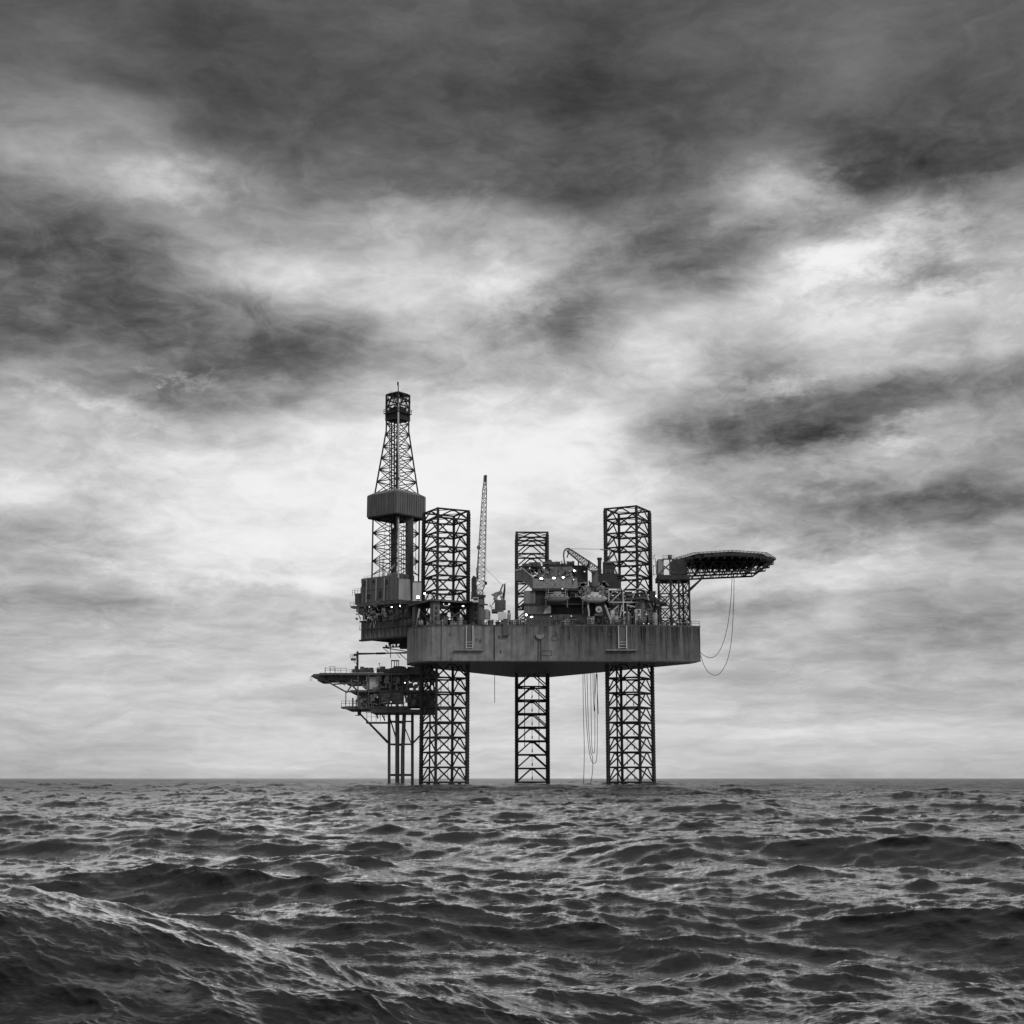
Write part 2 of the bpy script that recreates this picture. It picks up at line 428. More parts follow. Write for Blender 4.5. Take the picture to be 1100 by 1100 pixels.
for k in range(10):
    u = random.uniform(-8, 6); mb.bar(DW(u, V + 0.9, zc1 - 2.0), DW(u + random.uniform(-1.5, 1.5), V + 0.9, zc1 + 1.3), 0.09, n=5)
build('pipework', mb, 'dark', cant)
mb = MB()
mb.bar(DW(3.2, V + 0.95, zc1 - 1.9), DW(2.0, V + 0.95, zc1 + 0.4), 0.12, n=5); mb.bar(DW(2.0, V + 0.95, zc1 + 0.4), DW(1.5, V + 0.95, zc1 - 1.9), 0.12, n=5)
build('light_pipe_brace', mb, 'light', cant)
mb = MB(); mb.rail([DW(U1, V + 0.9, zc1 - 2.2), DW(-12, V + 0.9, zc1 - 2.2)], 1.0, 0.035, 1.5); mb.box(DW(-2.5, V + 0.9, zc1 - 2.3), (U1 + 12, 0.7, 0.12), A39); build('side_walkway', mb, 'dark', cant)
# hanging ladder, BOP trolley arms below
mb = MB(); mb.bar(DW(-1.5, 3, zc0), DW(-1.5, 3, zD(708)), 0.11, n=5); mb.bar(P(411, 695.5, DY), P(440, 694.5, DY), 0.2, n=6); mb.bar(P(411, 695.5, DY), P(438, 700, DY), 0.13, n=5)
mb.bar(P(411, 695.5, DY), P(417, 700.5, DY), 0.1, n=5)
for k in range(7): mb.box(P(415 + 3.6 * k, 694 - (k % 2), DY), (0.5, 0.5, 0.6))
boxpx(mb, 429, 439, 689, 696, 400, 4); build('hanging_trolley', mb, 'black', cant)

fl = thing('drill_floor', (DC.x, DC.y, zD(650)), 'grey walled drill floor with stepped cabins and a walkway on the cantilever, below the derrick', 'drill floor', rz=A39)
zf = zD(650.5); zs0 = zc1 + 0.3
# substructure
mb = MB(); mb.box(DW(-0.5, 0, zf - 0.1), (16.0, 14.5, 1.0), A39); build('floor_deck', mb, 'deepgrey', fl)
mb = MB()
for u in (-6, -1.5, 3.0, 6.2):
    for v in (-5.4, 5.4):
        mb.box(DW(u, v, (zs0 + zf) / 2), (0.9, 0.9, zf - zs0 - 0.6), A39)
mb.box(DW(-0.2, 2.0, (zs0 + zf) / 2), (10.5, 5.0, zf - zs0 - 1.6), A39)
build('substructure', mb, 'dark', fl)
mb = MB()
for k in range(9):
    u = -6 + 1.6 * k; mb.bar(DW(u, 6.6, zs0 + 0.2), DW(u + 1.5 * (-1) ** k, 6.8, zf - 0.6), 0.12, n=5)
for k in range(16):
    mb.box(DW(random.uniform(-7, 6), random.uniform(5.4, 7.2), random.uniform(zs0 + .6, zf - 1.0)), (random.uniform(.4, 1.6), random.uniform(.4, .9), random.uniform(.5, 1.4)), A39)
build('substructure_bracing', mb, 'deepgrey', fl)
# walkway to the left
mb = MB(); a = P(376, 650, 404); b = P(413, 649, 398)
mb.extr([P(376, 651, 406), P(413, 649.5, 397), P(413, 651.8, 397), P(377, 653.2, 406)], (0.6, 2.2, 0)); w_ = build('walkway', mb, 'mid', fl)
mb = MB(); mb.rail([P(376, 650.8, 406), P(392, 650, 402), P(413, 649.2, 397)], 1.0, 0.035, 1.4); build('guard_rail', mb, 'dark', w_)
mb = MB(); mb.extr([P(383, 653.4, 404), P(392, 652.8, 402), P(392, 660, 402), P(386, 660, 403)], (0.6, 3, 0)); build('lower_landing', mb, 'deepgrey', fl)
# windwalls: near-left face and near-right face
zt = zD(621.5)
wl = MB()
hL = 6.3
wl.box(DW(1.0, hL, (zf + zD(622)) / 2 + 0.3), (11.6, 0.35, zD(622) - zf - 0.6), A39)           # facing camera-left
wl.box(DW(-4.9, 1.9, (zf + zD(619)) / 2 + 0.3), (0.35, 8.4, zD(619) - zf - 0.6), A39)            # facing camera-right
wl.box(DW(6.95, 0.5, (zf + zD(624)) / 2 + 0.3), (0.35, 11.2, zD(624) - zf - 0.6), A39)
wall_o = build('windwall', wl, 'wall', fl)
mb = MB()
for k in (0, 1, 2.6, 4, 6.1, 7, 9.4, 11): mb.box(DW(6.3 - k * 0.95, hL + 0.24, (zf + zD(623)) / 2 + 0.3), (0.1, 0.12, zD(623) - zf - 1.0), A39)
for k in range(8): mb.box(DW(-5.15, 5.6 - k * 1.05, (zf + zD(620)) / 2 + 0.3), (0.12, 0.1, zD(620) - zf - 1.0), A39)
mb.box(DW(1.0, hL + 0.25, zD(635)), (10.8, 0.13, 0.14), A39)
build('wall_rib', mb, 'dark', wall_o)
mb = MB()
for (u, z_, w2_, h2_) in ((5.2, 628, 1.1, 1.6), (2.1, 626.5, .8, .8), (-.6, 641, 1.0, 2.0), (3.9, 642, 1.3, 1.1), (-3.0, 629, .7, 1.3)): mb.box(DW(u, hL + .26, zD(z_)), (w2_, .2, h2_), A39)
build('vent_panel', mb, 'black', wall_o)
mb = MB()
for u in (4.7, .9, -2.2): mb.bar(DW(u, hL + .4, zf + .4), DW(u, hL + .4, zD(624)), .08, n=5)
build('riser_pipe', mb, 'light', wall_o)
mb = MB(); mb.extr([P(414.5, 620, 397.6), P(416.5, 615.5, 397.6), P(424, 616, 396.6), P(426.5, 621.5, 396.4), P(426.5, 648, 396.4), P(414.5, 648, 397.6)], (0.5, 1.6, 0)); build('doghouse', mb, 'mid', fl)
mb = MB(); mb.extr([P(427.2, 621.3, 395.8), P(440.5, 622.5, 395.2), P(441, 648.5, 395.2), P(427.2, 648.5, 395.8)], (0, .4, 0)); build('pale_wall', mb, 'light', fl)
mb = MB(); mb.extr([P(411.5, 635, 397.2), P(413.6, 634, 396.9), P(415.5, 648, 396.7), P(411.8, 648, 397.1)], (0.0, 0.3, 0)); build('door', mb, 'black', fl)
mb = MB(); mb.extr([P(381.3, 637.5, 404), P(391, 637, 402), P(391, 649, 402), P(381.3, 649.5, 404)], (0.8, 3, 0)); mb.extr([P(387.5, 630.5, 403.5), P(391, 630, 402.5), P(391, 637, 402.5), P(387.5, 637.3, 403.5)], (0.8, 3, 0)); build('side_cabin', mb, 'dark', fl)
mb = MB(); mb.rail([P(381.3, 637.5, 404), P(387, 637.3, 403)], 1.3, 0.04, 0.9); mb.rail([P(378.5, 640, 404), P(381, 640, 404)], 1.6, 0.04, 0.6)
mb.bar(P(388, 626, 403), P(388, 622, 403), 0.05, n=4)
mb.rail([P(391.2, 622.5, 402), P(414, 619.8, 397.5)], 0.9, 0.03, 1.2)
build('guard_rail', mb, 'dark', fl)
mb = MB()
for _ in range(22):
    mb.box(P(random.uniform(396, 438), random.uniform(648, 651), random.uniform(394, 397)), (random.uniform(.4, 1.5), .7, random.uniform(.5, 1.6)))
build('floor_equipment', mb, 'dark', fl)
mb = MB()
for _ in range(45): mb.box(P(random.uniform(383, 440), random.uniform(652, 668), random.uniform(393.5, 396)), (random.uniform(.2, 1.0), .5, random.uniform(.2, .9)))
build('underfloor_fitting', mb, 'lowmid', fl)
mb = MB()
for _ in range(30):
    px, py = random.uniform(390, 438), random.uniform(652, 667); Yq = random.uniform(393, 395); mb.bar(P(px, py, Yq), P(px + random.uniform(-3, 3), py + random.uniform(1, 6), Yq), .08, n=5)
build('underfloor_pipe', mb, 'mid', fl)
mb = MB(); mb.bar(P(425, 606, 397), P(417, 614.5, 397.5), 0.28, n=8); mb.bar(P(425.5, 606, 397), P(427.5, 604, 396.8), 0.28, n=8); mb.bar(P(426, 609, 396.6), P(423.5, 617, 396.6), 0.16, n=6); mb.bar(P(414, 612, 398), P(411.5, 620, 398), .16, n=6); mb.bar(P(409, 609, 399), P(413, 619, 398), .16, n=6)
build('gooseneck_pipe', mb, 'light', fl)

# ---------------- derrick
dk = thing('drilling_derrick', (DC.x, DC.y, zf), 'tall tapering lattice drilling derrick with walled racking platform and caged crown', 'derrick', rz=A39)
s0 = 35.5 * mpp / 2; s1 = 17.4 * mpp / 2
z_base, z_b0, z_waist, z_top = zf + 0.4, zD(531), zD(463), zD(424)
def half(z): 
    if z <= z_b0 - 2.5: return s0
    if z >= z_waist: return s1
    return s0 + (s1 - s0) * (z - z_b0 + 2.5) / (z_waist - z_b0 + 2.5)
C4 = [(-1, -1), (1, -1), (1, 1), (-1, 1)]
for cx_, cy_ in C4:
    mb = MB(); pts = [z_base, z_b0 - 2.5, z_waist, z_top]
    for a, b in zip(pts, pts[1:]): mb.bar(DW(cx_ * half(a), cy_ * half(a), a), DW(cx_ * half(b), cy_ * half(b), b), 0.24, n=6)
    build('derrick_leg', mb, 'black', dk)
lv = [zD(618), zD(603), zD(588), zD(573), zD(558), zD(545), zD(531), zD(518), zD(505), zD(492.5), zD(480), zD(467), zD(455)]
for a, b in zip(lv, lv[1:]):
    mb = MB(); ha, hb = half(a), half(b)
    for k in range(4):
        p, q = C4[k], C4[(k + 1) % 4]
        mb.bar(DW(p[0] * hb, p[1] * hb, b), DW(q[0] * hb, q[1] * hb, b), 0.15, n=5)
        mb.bar(DW(p[0] * ha, p[1] * ha, a), DW(q[0] * hb, q[1] * hb, b), 0.125, n=5)
        mb.bar(DW(q[0] * ha, q[1] * ha, a), DW(p[0] * hb, p[1] * hb, b), 0.125, n=5)
    build('lattice_bay', mb, 'black', dk)
# vertical runs
mb = MB(); mb.bar(P(427.9, 621, 395), P(427.9, 424, 399.0), 0.26, n=8); build('lit_leg_bar', mb, 'light', dk)  # pale bar over the near leg, its lit face put into the colour
mb = MB()
for px in (420.5, 423.6): mb.bar(P(px, 624, 402), P(px, 452, 402), 0.2, n=5)
for k in range(60):
    y = 622 - k * 2.85; mb.bar(P(420.5, y, 402), P(423.6, y, 402), 0.06, n=4)
for px in (418.7,): mb.bar(P(px, 624, 403), P(px, 452, 403), 0.12, n=5)
build('guide_rail', mb, 'black', dk)
mb = MB(); boxpx(mb, 420, 424.5, 568, 622, 401, 1.4); build('top_drive', mb, 'black', dk)
mb = MB()
for i in range(9):
    for j in range(5):
        px = 436 + i * 0.95; mb.bar(P(px, 642, 399 + j), P(px, 553, 399 + j), 0.13, n=5)
build('racked_pipe', mb, 'dark', dk)
mb = MB()
for px, y0, y1 in ((431, 572, 618), (433.4, 560, 618), (446.5, 560, 612), (411, 600, 622), (407.5, 596, 622)):
    mb.bar(P(px, y1, 399), P(px + .4, y0, 399), 0.09, n=5)
mb.bar(P(414, 556, 400), P(412, 615, 400), .06, n=4)
build('cable', mb, 'dark', dk)
# racking platform: octagon-ish walled box, near corner at bearing 428
zr0, zr1 = zD(556.5), zD(533.5)
q = 6.15; ch = 1.0
octo = [(-q + ch, -q), (q - ch, -q), (q, -q + ch), (q, q - ch), (q - ch, q), (-q + ch * 0.25, q), (-q, q - ch * 0.25), (-q, -q + ch)]
poly = [DW(u, v, 0) for u, v in octo]
rp = MB(); n8 = 8
for k in range(n8):
    a = poly[k]; b = poly[(k + 1) % n8]
    d = (b - a).normalized(); nrm = Vector((d.y, -d.x, 0)) * 0.12
    rp.extr([a + nrm + Vector((0, 0, zr0)), b + nrm + Vector((0, 0, zr0)), b + nrm + Vector((0, 0, zr1)), a + nrm + Vector((0, 0, zr1))], -2 * nrm)
rb = build('racking_board_wall', rp, 'wall', dk)
mb = MB()
for k in range(n8):
    a = poly[k]; b = poly[(k + 1) % n8]; d = (b - a); L_ = d.length; d.normalize(); nrm = Vector((d.y, -d.x, 0))
    cc = (poly[0] + poly[4]) / 2
    if nrm.dot(a - cc) < 0: nrm = -nrm
    m_ = int(L_ / 0.95)
    for i in range(1, m_ + 1):
        p = a + d * (i * L_ / (m_ + 1)) + nrm * 0.19; mb.box(p + Vector((0, 0, (zr0 + zr1) / 2)), (0.09, 0.14, zr1 - zr0 - 0.2), math.atan2(d.y, d.x))
build('wall_rib', mb, 'dark', rb)
mb = MB(); mb.prism([(p.x, p.y) for p in [DW(u * 0.99, v * 0.99, 0) for u, v in octo]], zr0 - 0.35, zr0 + 0.1); build('board_floor', mb, 'black', dk)
# sloping roof plates above the wall
rf = MB(); top = [DW(u * 0.72, v * 0.72, zr1 + 1.1) for u, v in octo]; base_ = [DW(u, v, zr1 + 0.02) for u, v in octo]
for k in range(n8):
    rf.add([base_[k], base_[(k + 1) % n8], top[(k + 1) % n8], top[k]], [(0, 1, 2, 3)])
build('sloped_roof', rf, 'mid', dk)
# crown cage
zc_a, zc_b, zc_m = zD(455.5), zD(424.5), zD(443)
hc = 18.6 * mpp / 2
cage = MB()
for cx_, cy_ in C4: cage.bar(DW(cx_ * hc, cy_ * hc, zc_a + 1), DW(cx_ * hc, cy_ * hc, zc_b), 0.17, h=0.3)
for z in (zc_a + 1, zc_m, zD(437), zD(430), zc_b):
    for k in range(4):
        p, r_ = C4[k], C4[(k + 1) % 4]; cage.bar(DW(p[0] * hc, p[1] * hc, z), DW(r_[0] * hc, r_[1] * hc, z), 0.3, h=0.3)
for k in range(4):
    p, r_ = C4[k], C4[(k + 1) % 4]
    cage.bar(DW(p[0] * hc, p[1] * hc, zc_m), DW((p[0] + r_[0]) / 2 * hc, (p[1] + r_[1]) / 2 * hc, zc_b), 0.13)
    cage.bar(DW(r_[0] * hc, r_[1] * hc, zc_m), DW((p[0] + r_[0]) / 2 * hc, (p[1] + r_[1]) / 2 * hc, zc_b), 0.13)
for k in range(14): cage.bar(DW(random.uniform(-hc, hc), random.choice((-hc, hc)), zc_m), DW(random.uniform(-hc, hc), random.choice((-hc, hc)), zc_b), 0.1, n=4)
cg = build('crown_cage', cage, 'black', dk)
mb = MB(); mb.box(DW(0, 0, (zc_a + zc_m) / 2 + 0.3), (hc * 1.75, hc * 1.75, (zc_m - zc_a) * 0.62), A39)
for k in range(5): mb.bar(DW(-1.4 + .7 * k, -1.2, zc_m + .7), DW(-1.4 + .7 * k, 1.2, zc_m + .7), 0.75, n=12)
build('crown_block', mb, 'black', dk)
mb = MB(); mb.box(DW(0, 0, zc_m - 0.5), (hc * 2.35, hc * 2.35, 0.25), A39); qq = hc * 1.17
mb.rail([DW(-qq, -qq, zc_m - .4), DW(qq, -qq, zc_m - .4), DW(qq, qq, zc_m - .4), DW(-qq, qq, zc_m - .4), DW(-qq, -qq, zc_m - .4)], 1.1, .05, 1.0); build('crown_platform', mb, 'black', dk)
mb = MB(); mb.box(DW(0, 0, zc_b + .25), (hc * 1.7, hc * 1.7, .4), A39); mb.bar(P(441, 432, 402), P(437, 431, 402), .2); build('crown_top_beam', mb, 'black', dk)
mb = MB(); mb.bar(P(427.8, 425, DY), P(427.8, 411, DY), 0.16, n=6); mb.box(P(427.4, 412, DY), (.45, .45, .9)); mb.bar(P(420, 424, DY), P(420, 420.5, DY), .07); build('antenna_mast', mb, 'black', dk)

# ================================================================== WELLHEAD PLATFORM (behind the left end)
WY = 404.0
wp = thing('wellhead_platform', (P(432, 800, WY).x, WY, 0), 'small dark wellhead platform on four tubular piles, left of and behind the rig hull', 'platform')
for px, w in ((418, 1.6), (426.8, 2.3), (432.6, 2.1), (443, 1.6)):
    mb = MB(); Yp = WY + (0 if px in (418, 443) else -2.5)
    if px == 432.6: mb.bar(P(432.2, 900, Yp), P(432.6, 806, Yp), w * mpp, n=10); mb.bar(P(432.6, 806, Yp), P(434.5, 762, Yp), w * mpp, n=10)
    else: mb.bar(P(px, 900, Yp), P(px, 762, Yp), w * mpp, n=10)
    build('pile', mb, 'dark', wp)
for ya, wd in ((799.5, .26), (832.5, .36), (775, .24)):
    mb = MB(); mb.bar(P(418, ya, WY), P(443, ya, WY), wd, n=6); mb.bar(P(418, ya, WY), P(418, ya, WY) + Vector((3, 12, 0)), wd, n=6); build('horizontal_brace', mb, 'dark', wp)
for a, b, w in (((419, 772), (425.5, 793), .22), ((443, 799), (455, 786), .26), ((455, 786), (460, 779), .2), ((432.5, 776), (441.5, 798), .16)):
    mb = MB(); mb.bar(P(*a, WY), P(*b, WY), w, n=6); build('diagonal_brace', mb, 'dark', wp)
mb = MB(); mb.bar(P(386, 766, WY), P(416.5, 798, WY), .27, n=6); mb.bar(P(386, 766, WY + 12), P(418, 798, WY + 6), .2, n=6); build('raking_strut', mb, 'dark', wp)
mb = MB(); boxpx(mb, 384, 387.5, 761, 768.5, WY, 1.5); mb.bar(P(381.5, 768.5, WY), P(387, 768.5, WY), .12); build('strut_foot', mb, 'deepgrey', wp)
# decks
def deckslab(name, xa, xb, ya, yb, Y0, dep, mat='deepgrey'):
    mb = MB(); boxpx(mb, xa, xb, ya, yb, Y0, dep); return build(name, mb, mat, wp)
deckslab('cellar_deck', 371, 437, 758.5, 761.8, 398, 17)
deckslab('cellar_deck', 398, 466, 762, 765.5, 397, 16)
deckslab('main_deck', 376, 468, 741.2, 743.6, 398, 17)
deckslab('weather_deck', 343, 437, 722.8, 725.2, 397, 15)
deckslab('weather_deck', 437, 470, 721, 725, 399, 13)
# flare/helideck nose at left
mb = MB(); mb.extr([P(333.5, 726.5, 400), P(337, 724, 400), P(346, 723.6, 400), P(346, 728, 400), P(337, 727.6, 400)], (0, 12, 0)); build('deck_nose', mb, 'deepgrey', wp)
mb = MB(); boxpx(mb, 341, 349.5, 725, 731.4, 399, 13); boxpx(mb, 350, 372, 725.4, 731, 400, 10); build('under_deck_module', mb, 'deepgrey', wp)
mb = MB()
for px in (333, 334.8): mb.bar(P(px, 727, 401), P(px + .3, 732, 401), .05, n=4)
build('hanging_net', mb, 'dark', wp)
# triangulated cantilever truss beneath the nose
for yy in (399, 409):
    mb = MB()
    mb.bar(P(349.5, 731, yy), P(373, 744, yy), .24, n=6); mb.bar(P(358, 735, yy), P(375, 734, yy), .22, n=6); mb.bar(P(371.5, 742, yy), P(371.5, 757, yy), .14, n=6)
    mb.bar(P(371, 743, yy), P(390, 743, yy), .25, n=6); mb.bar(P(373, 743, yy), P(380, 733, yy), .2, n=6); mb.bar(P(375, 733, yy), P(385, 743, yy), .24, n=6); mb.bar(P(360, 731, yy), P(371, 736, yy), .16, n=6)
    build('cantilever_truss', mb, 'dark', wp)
mods = [('wellhead_module', 372, 393, 726, 735, 400, 9, 'deepgrey'), ('cabin', 393.5, 407, 727, 740.5, 398.5, 5, 'light'), ('wellhead_module', 407.5, 437, 726, 740.8, 400.5, 9, 'deepgrey'),
        ('wellhead_module', 384.5, 397, 744, 758, 400, 10, 'dark'), ('wellhead_module', 397.5, 412, 744, 757.6, 401, 10, 'deepgrey'), ('control_room', 409, 432.3, 743.9, 755.5, 398.3, 6, 'lowmid'),
        ('wellhead_module', 437.5, 452.5, 743.9, 759.5, 399.6, 9, 'dark'), ('wellhead_module', 453, 466, 744, 761.5, 400.4, 8, 'deepgrey'), ('wellhead_module', 439, 467, 726, 731, 401, 8, 'deepgrey')]
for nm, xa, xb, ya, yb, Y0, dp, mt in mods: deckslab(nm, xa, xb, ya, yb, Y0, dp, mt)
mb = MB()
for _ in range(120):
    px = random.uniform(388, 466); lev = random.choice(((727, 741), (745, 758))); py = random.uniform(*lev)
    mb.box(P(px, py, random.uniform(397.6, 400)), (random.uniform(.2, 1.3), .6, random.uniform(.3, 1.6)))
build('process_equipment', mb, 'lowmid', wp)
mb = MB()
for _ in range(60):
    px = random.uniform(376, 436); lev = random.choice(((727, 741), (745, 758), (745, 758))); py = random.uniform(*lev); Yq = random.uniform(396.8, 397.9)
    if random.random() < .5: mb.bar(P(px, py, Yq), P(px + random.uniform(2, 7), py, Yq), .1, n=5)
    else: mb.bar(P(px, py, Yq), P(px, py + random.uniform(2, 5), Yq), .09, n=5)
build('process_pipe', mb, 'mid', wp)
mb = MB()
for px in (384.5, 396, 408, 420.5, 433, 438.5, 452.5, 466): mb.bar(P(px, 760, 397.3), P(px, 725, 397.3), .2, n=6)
build('deck_column', mb, 'deepgrey', wp)
# top side clutter
mb = MB()
mb.rail([P(349, 722.8, 398), P(372, 723, 398)], 1.3, .04, 1.2); mb.rail([P(372, 723, 398), P(437, 722, 398)], 1.0, .04, 1.5)
mb.rail([P(349, 722.8, 408), P(372, 723, 408)], 1.3, .04, 1.2)
for px, h in ((349.5, 7), (354.5, 7), (359.5, 7.5), (366, 3)): mb.bar(P(px, 723, 398), P(px, 723 - h, 398), .05, n=4)
mb.bar(P(353.5, 716, 398), P(360, 716, 398), .05, n=4); mb.bar(P(353.5, 719.5, 398), P(360, 719.5, 398), .05, n=4)
build('guard_rail', mb, 'dark', wp)
mb = MB()
for _ in range(46):
    px = random.uniform(378, 468); h = random.uniform(.4, 1.8); p = P(px, 722.5, random.uniform(399, 406)); mb.box(p + Vector((0, 0, h / 2)), (random.uniform(.5, 2.4), 1.2, h))
mb.extr([P(412, 722.5, 400), P(418, 719, 400), P(421, 717, 400), P(429, 717, 400), P(437, 718.5, 400), P(437, 722.5, 400)], (0, 4, 0))
build('weather_deck_equipment', mb, 'deepgrey', wp)
mb = MB()
for px in (420.5, 423.7, 426.2, 428.3): mb.bar(P(px, 717, 401), P(px, 709.5, 401), .12, n=5)
mb.bar(P(420, 709.7, 401), P(428.7, 709.7, 401), .18, n=5); mb.bar(P(407.5, 722, 401), P(407.5, 713, 401), .05, n=4); mb.box(P(407.5, 713, 401), (.4, .2, .3)); mb.bar(P(403.5, 718, 401), P(408, 716.6, 401), .06, n=4)
build('lifting_frame', mb, 'deepgrey', wp)
# small side basket & lower gangway
mb = MB(); boxpx(mb, 366.3, 377, 759, 760.8, 399, 5); mb.rail([P(366.6, 759, 399), P(384, 759, 399)], 1.5, .045, .9); mb.rail([P(366.6, 759, 404), P(384, 759, 404)], 1.5, .045, .9)
boxpx(mb, 378, 379.5, 749.5, 759, 399, 1); boxpx(mb, 382, 383, 751, 759, 399, 1); build('side_landing', mb, 'dark', wp)
mb = MB(); boxpx(mb, 393, 416, 775.4, 777, 400, 4); 
for px in (394, 399, 404, 408.5, 413): mb.bar(P(px, 775, 400), P(px, 765, 400), .07, n=4)
mb.bar(P(394, 770, 400), P(416, 770, 400), .04, n=4); mb.bar(P(410, 766, 400), P(413.5, 774, 400), .2, n=5); mb.bar(P(405, 768, 400), P(406, 772, 400), .2, n=5)
mb.bar(P(393, 765.5, 400), P(416, 765.8, 400), .07, n=4); build('spider_deck', mb, 'dark', wp)
# platform crane
pc = thing('pedestal_crane', P(384, 722.5, 400), 'slim dark crane post with horizontal jib and small basket on the wellhead platform', 'crane')
mb = MB(); mb.bar(P(384, 722.5, 400), P(384, 700, 400), .3, n=8); mb.bar(P(384, 701, 400), P(384, 699, 400), .12, n=6); build('post', mb, 'black', pc)
mb = MB(); mb.bar(P(380, 703.4, 400), P(385, 703.2, 400), .35, n=6); mb.bar(P(384, 702.8, 400), P(437, 701, 400), .2, n=6); mb.bar(P(384, 701.6, 400), P(437, 701.8, 400), .13, n=6); mb.bar(P(404, 702, 400), P(414, 701.8, 400), .32, n=6)
mb.bar(P(426, 702, 400), P(430, 707, 400), .08); mb.bar(P(428, 701, 400), P(437, 709, 400), .12); build('jib', mb, 'black', pc)
mb = MB(); boxpx(mb, 376.8, 382, 707, 709.3, 399.4, 1.2); mb.rail([P(376.3, 707, 399.4), P(382.4, 707, 399.4)], 1.1, .04, .5); mb.bar(P(379, 705, 400), P(381, 703, 400), .07); mb.bar(P(380, 710, 400), P(383.5, 714, 400), .07); build('basket', mb, 'dark', pc)

# ================================================================== TALL CRANE (left)
def lattice_boom(root, a, b, w0, w1, bays, r, mat, name='boom'):
    a = Vector(a); b = Vector(b); d = (b - a).normalized(); u = d.cross(Vector((0, 1, 0))).normalized(); v = d.cross(u).normalized()
    mb = MB(); rings = []
    for i in range(bays + 1):
        t = i / bays; w = (w0 + (w1 - w0) * t) / 2
        if t > 0.92: w *= 0.75
        if t < 0.06: w *= 0.6
        c = a.lerp(b, t); rings.append([c + u * w * sx + v * w * sy for sx, sy in C4])
    for i in range(bays):
        for k in range(4):
            mb.bar(rings[i][k], rings[i + 1][k], r, n=5)
            mb.bar(rings[i][k], rings[i + 1][(k + 1) % 4], r * .55, n=4) if i % 2 else mb.bar(rings[i][(k + 1) % 4], rings[i + 1][k], r * .55, n=4)
            mb.bar(rings[i][k], rings[i][(k + 1) % 4], r * .55, n=4)
    return build(name, mb, mat, root)
cy = 376.5
base = P(512, 671, cy)
cr = thing('pedestal_crane', base, 'tall crane with its light lattice boom raised almost upright between two legs', 'crane')
mb = MB(); mb.bar(P(516.5, 671, cy), P(516.5, 640, cy), 0.95, n=16); mb.bar(P(516.5, 641.5, cy), P(516.5, 639.5, cy), 1.3, n=16); build('pedestal', mb, 'dark', cr)
mb = MB(); mb.extr([P(506.5, 640, cy - 1), P(506.3, 622, cy - 1), P(508.5, 618, cy - 1), P(511.5, 620, cy - 1), P(512, 640, cy - 1)], (0, 3, 0)); boxpx(mb, 506, 520, 639.3, 642, cy - 1.3, 3.6); build('machinery_house', mb, 'black', cr)
mb = MB(); boxpx(mb, 508, 514, 641.7, 647, cy - 1.5, 2.2); cb = build('operator_cab', mb, 'light', cr)
mb = MB(); boxpx(mb, 508.6, 513.4, 642.4, 644.6, cy - 1.56, 0.05); build('window', mb, 'black', cb)
lattice_boom(cr, P(515.5, 639, cy - .3), P(521.3, 511, cy - .3), 2.3, 0.85, 26, 0.12, 'mid')
mb = MB(); mb.extr([P(520.2, 517, cy - .6), P(520.2, 510.6, cy - .6), P(522.4, 509.8, cy - .6), P(523.2, 511, cy - .6), P(522.6, 517, cy - .6)], (0, 1, 0)); build('boom_head', mb, 'black', cr)
mb = MB(); mb.ball(P(514.2, 588, cy - .7), .5, .5, .6); mb.bar(P(514.3, 590, cy - .6), P(513.5, 610, cy - .6), .14, n=6); boxpx(mb, 511.5, 514, 610, 622, cy - .6, .8); build('hoist_block', mb, 'dark', cr)
mb = MB(); mb.bar(P(521.8, 511, cy - 1), P(515.5, 588, cy - 1), 0.04, n=4); mb.bar(P(523, 511, cy - 1), P(522, 625, cy - 1), 0.025, n=4); mb.ball(P(522, 626.5, cy - 1), .32, .32, .5); mb.bar(P(518, 607, cy), P(538, 627, cy), .035, n=4); build('hoist_line', mb, 'rubber', cr)
mb = MB(); mb.bar(P(516, 649, cy - 1.4), P(524, 649.6, cy - 1.4), .24, n=6); mb.rail([P(506, 640, cy - 1.5), P(520, 640, cy - 1.5)], 1, .04, 1); build('service_platform', mb, 'dark', cr)

# small knuckle crane
kc = thing('knuckle_crane', P(538, 671, 376), 'squat dark deck crane folded beside white container, pointed fin upward', 'crane')
mb = MB(); boxpx(mb, 531.5, 543.2, 644.5, 654, 376, 3.2); boxpx(mb, 528, 541, 654.2, 657.5, 375.8, 3.6); build('crane_base', mb, 'dark', kc)
mb = MB(); mb.extr([P(538.5, 645, 376.4), P(541, 633, 376.4), P(541.5, 627.5, 376.4), P(543, 626, 376.4), P(543, 634, 376.4), P(541.8, 645, 376.4)], (0, .8, 0)); build('gantry_fin', mb, 'black', kc)
mb = MB(); mb.extr([P(527.6, 638.5, 376.2), P(533, 636, 376.2), P(539, 634.5, 376.2), P(540, 637.5, 376.2), P(535.5, 639.5, 376.2), P(533.5, 642.5, 376.2), P(530.5, 642.6, 376.2), P(530, 640, 376.2)], (0, 1.2, 0)); mb.bar(P(536.5, 637, 376), P(540.5, 627.5, 376), .25); mb.bar(P(531.5, 642, 376.4), P(533, 645, 376.4), .5, n=8); mb.bar(P(538, 640, 376.4), P(540, 645, 376.4), .3, n=8); build('folded_jib', mb, 'mid', kc)
mb = MB(); mb.bar(P(527, 652, 377), P(532, 645, 377), .16); mb.bar(P(525, 651, 377), P(530, 653, 377), .1); mb.bar(P(526, 648, 377), P(529, 656, 377), .1); build('hose_loop', mb, 'light', kc)
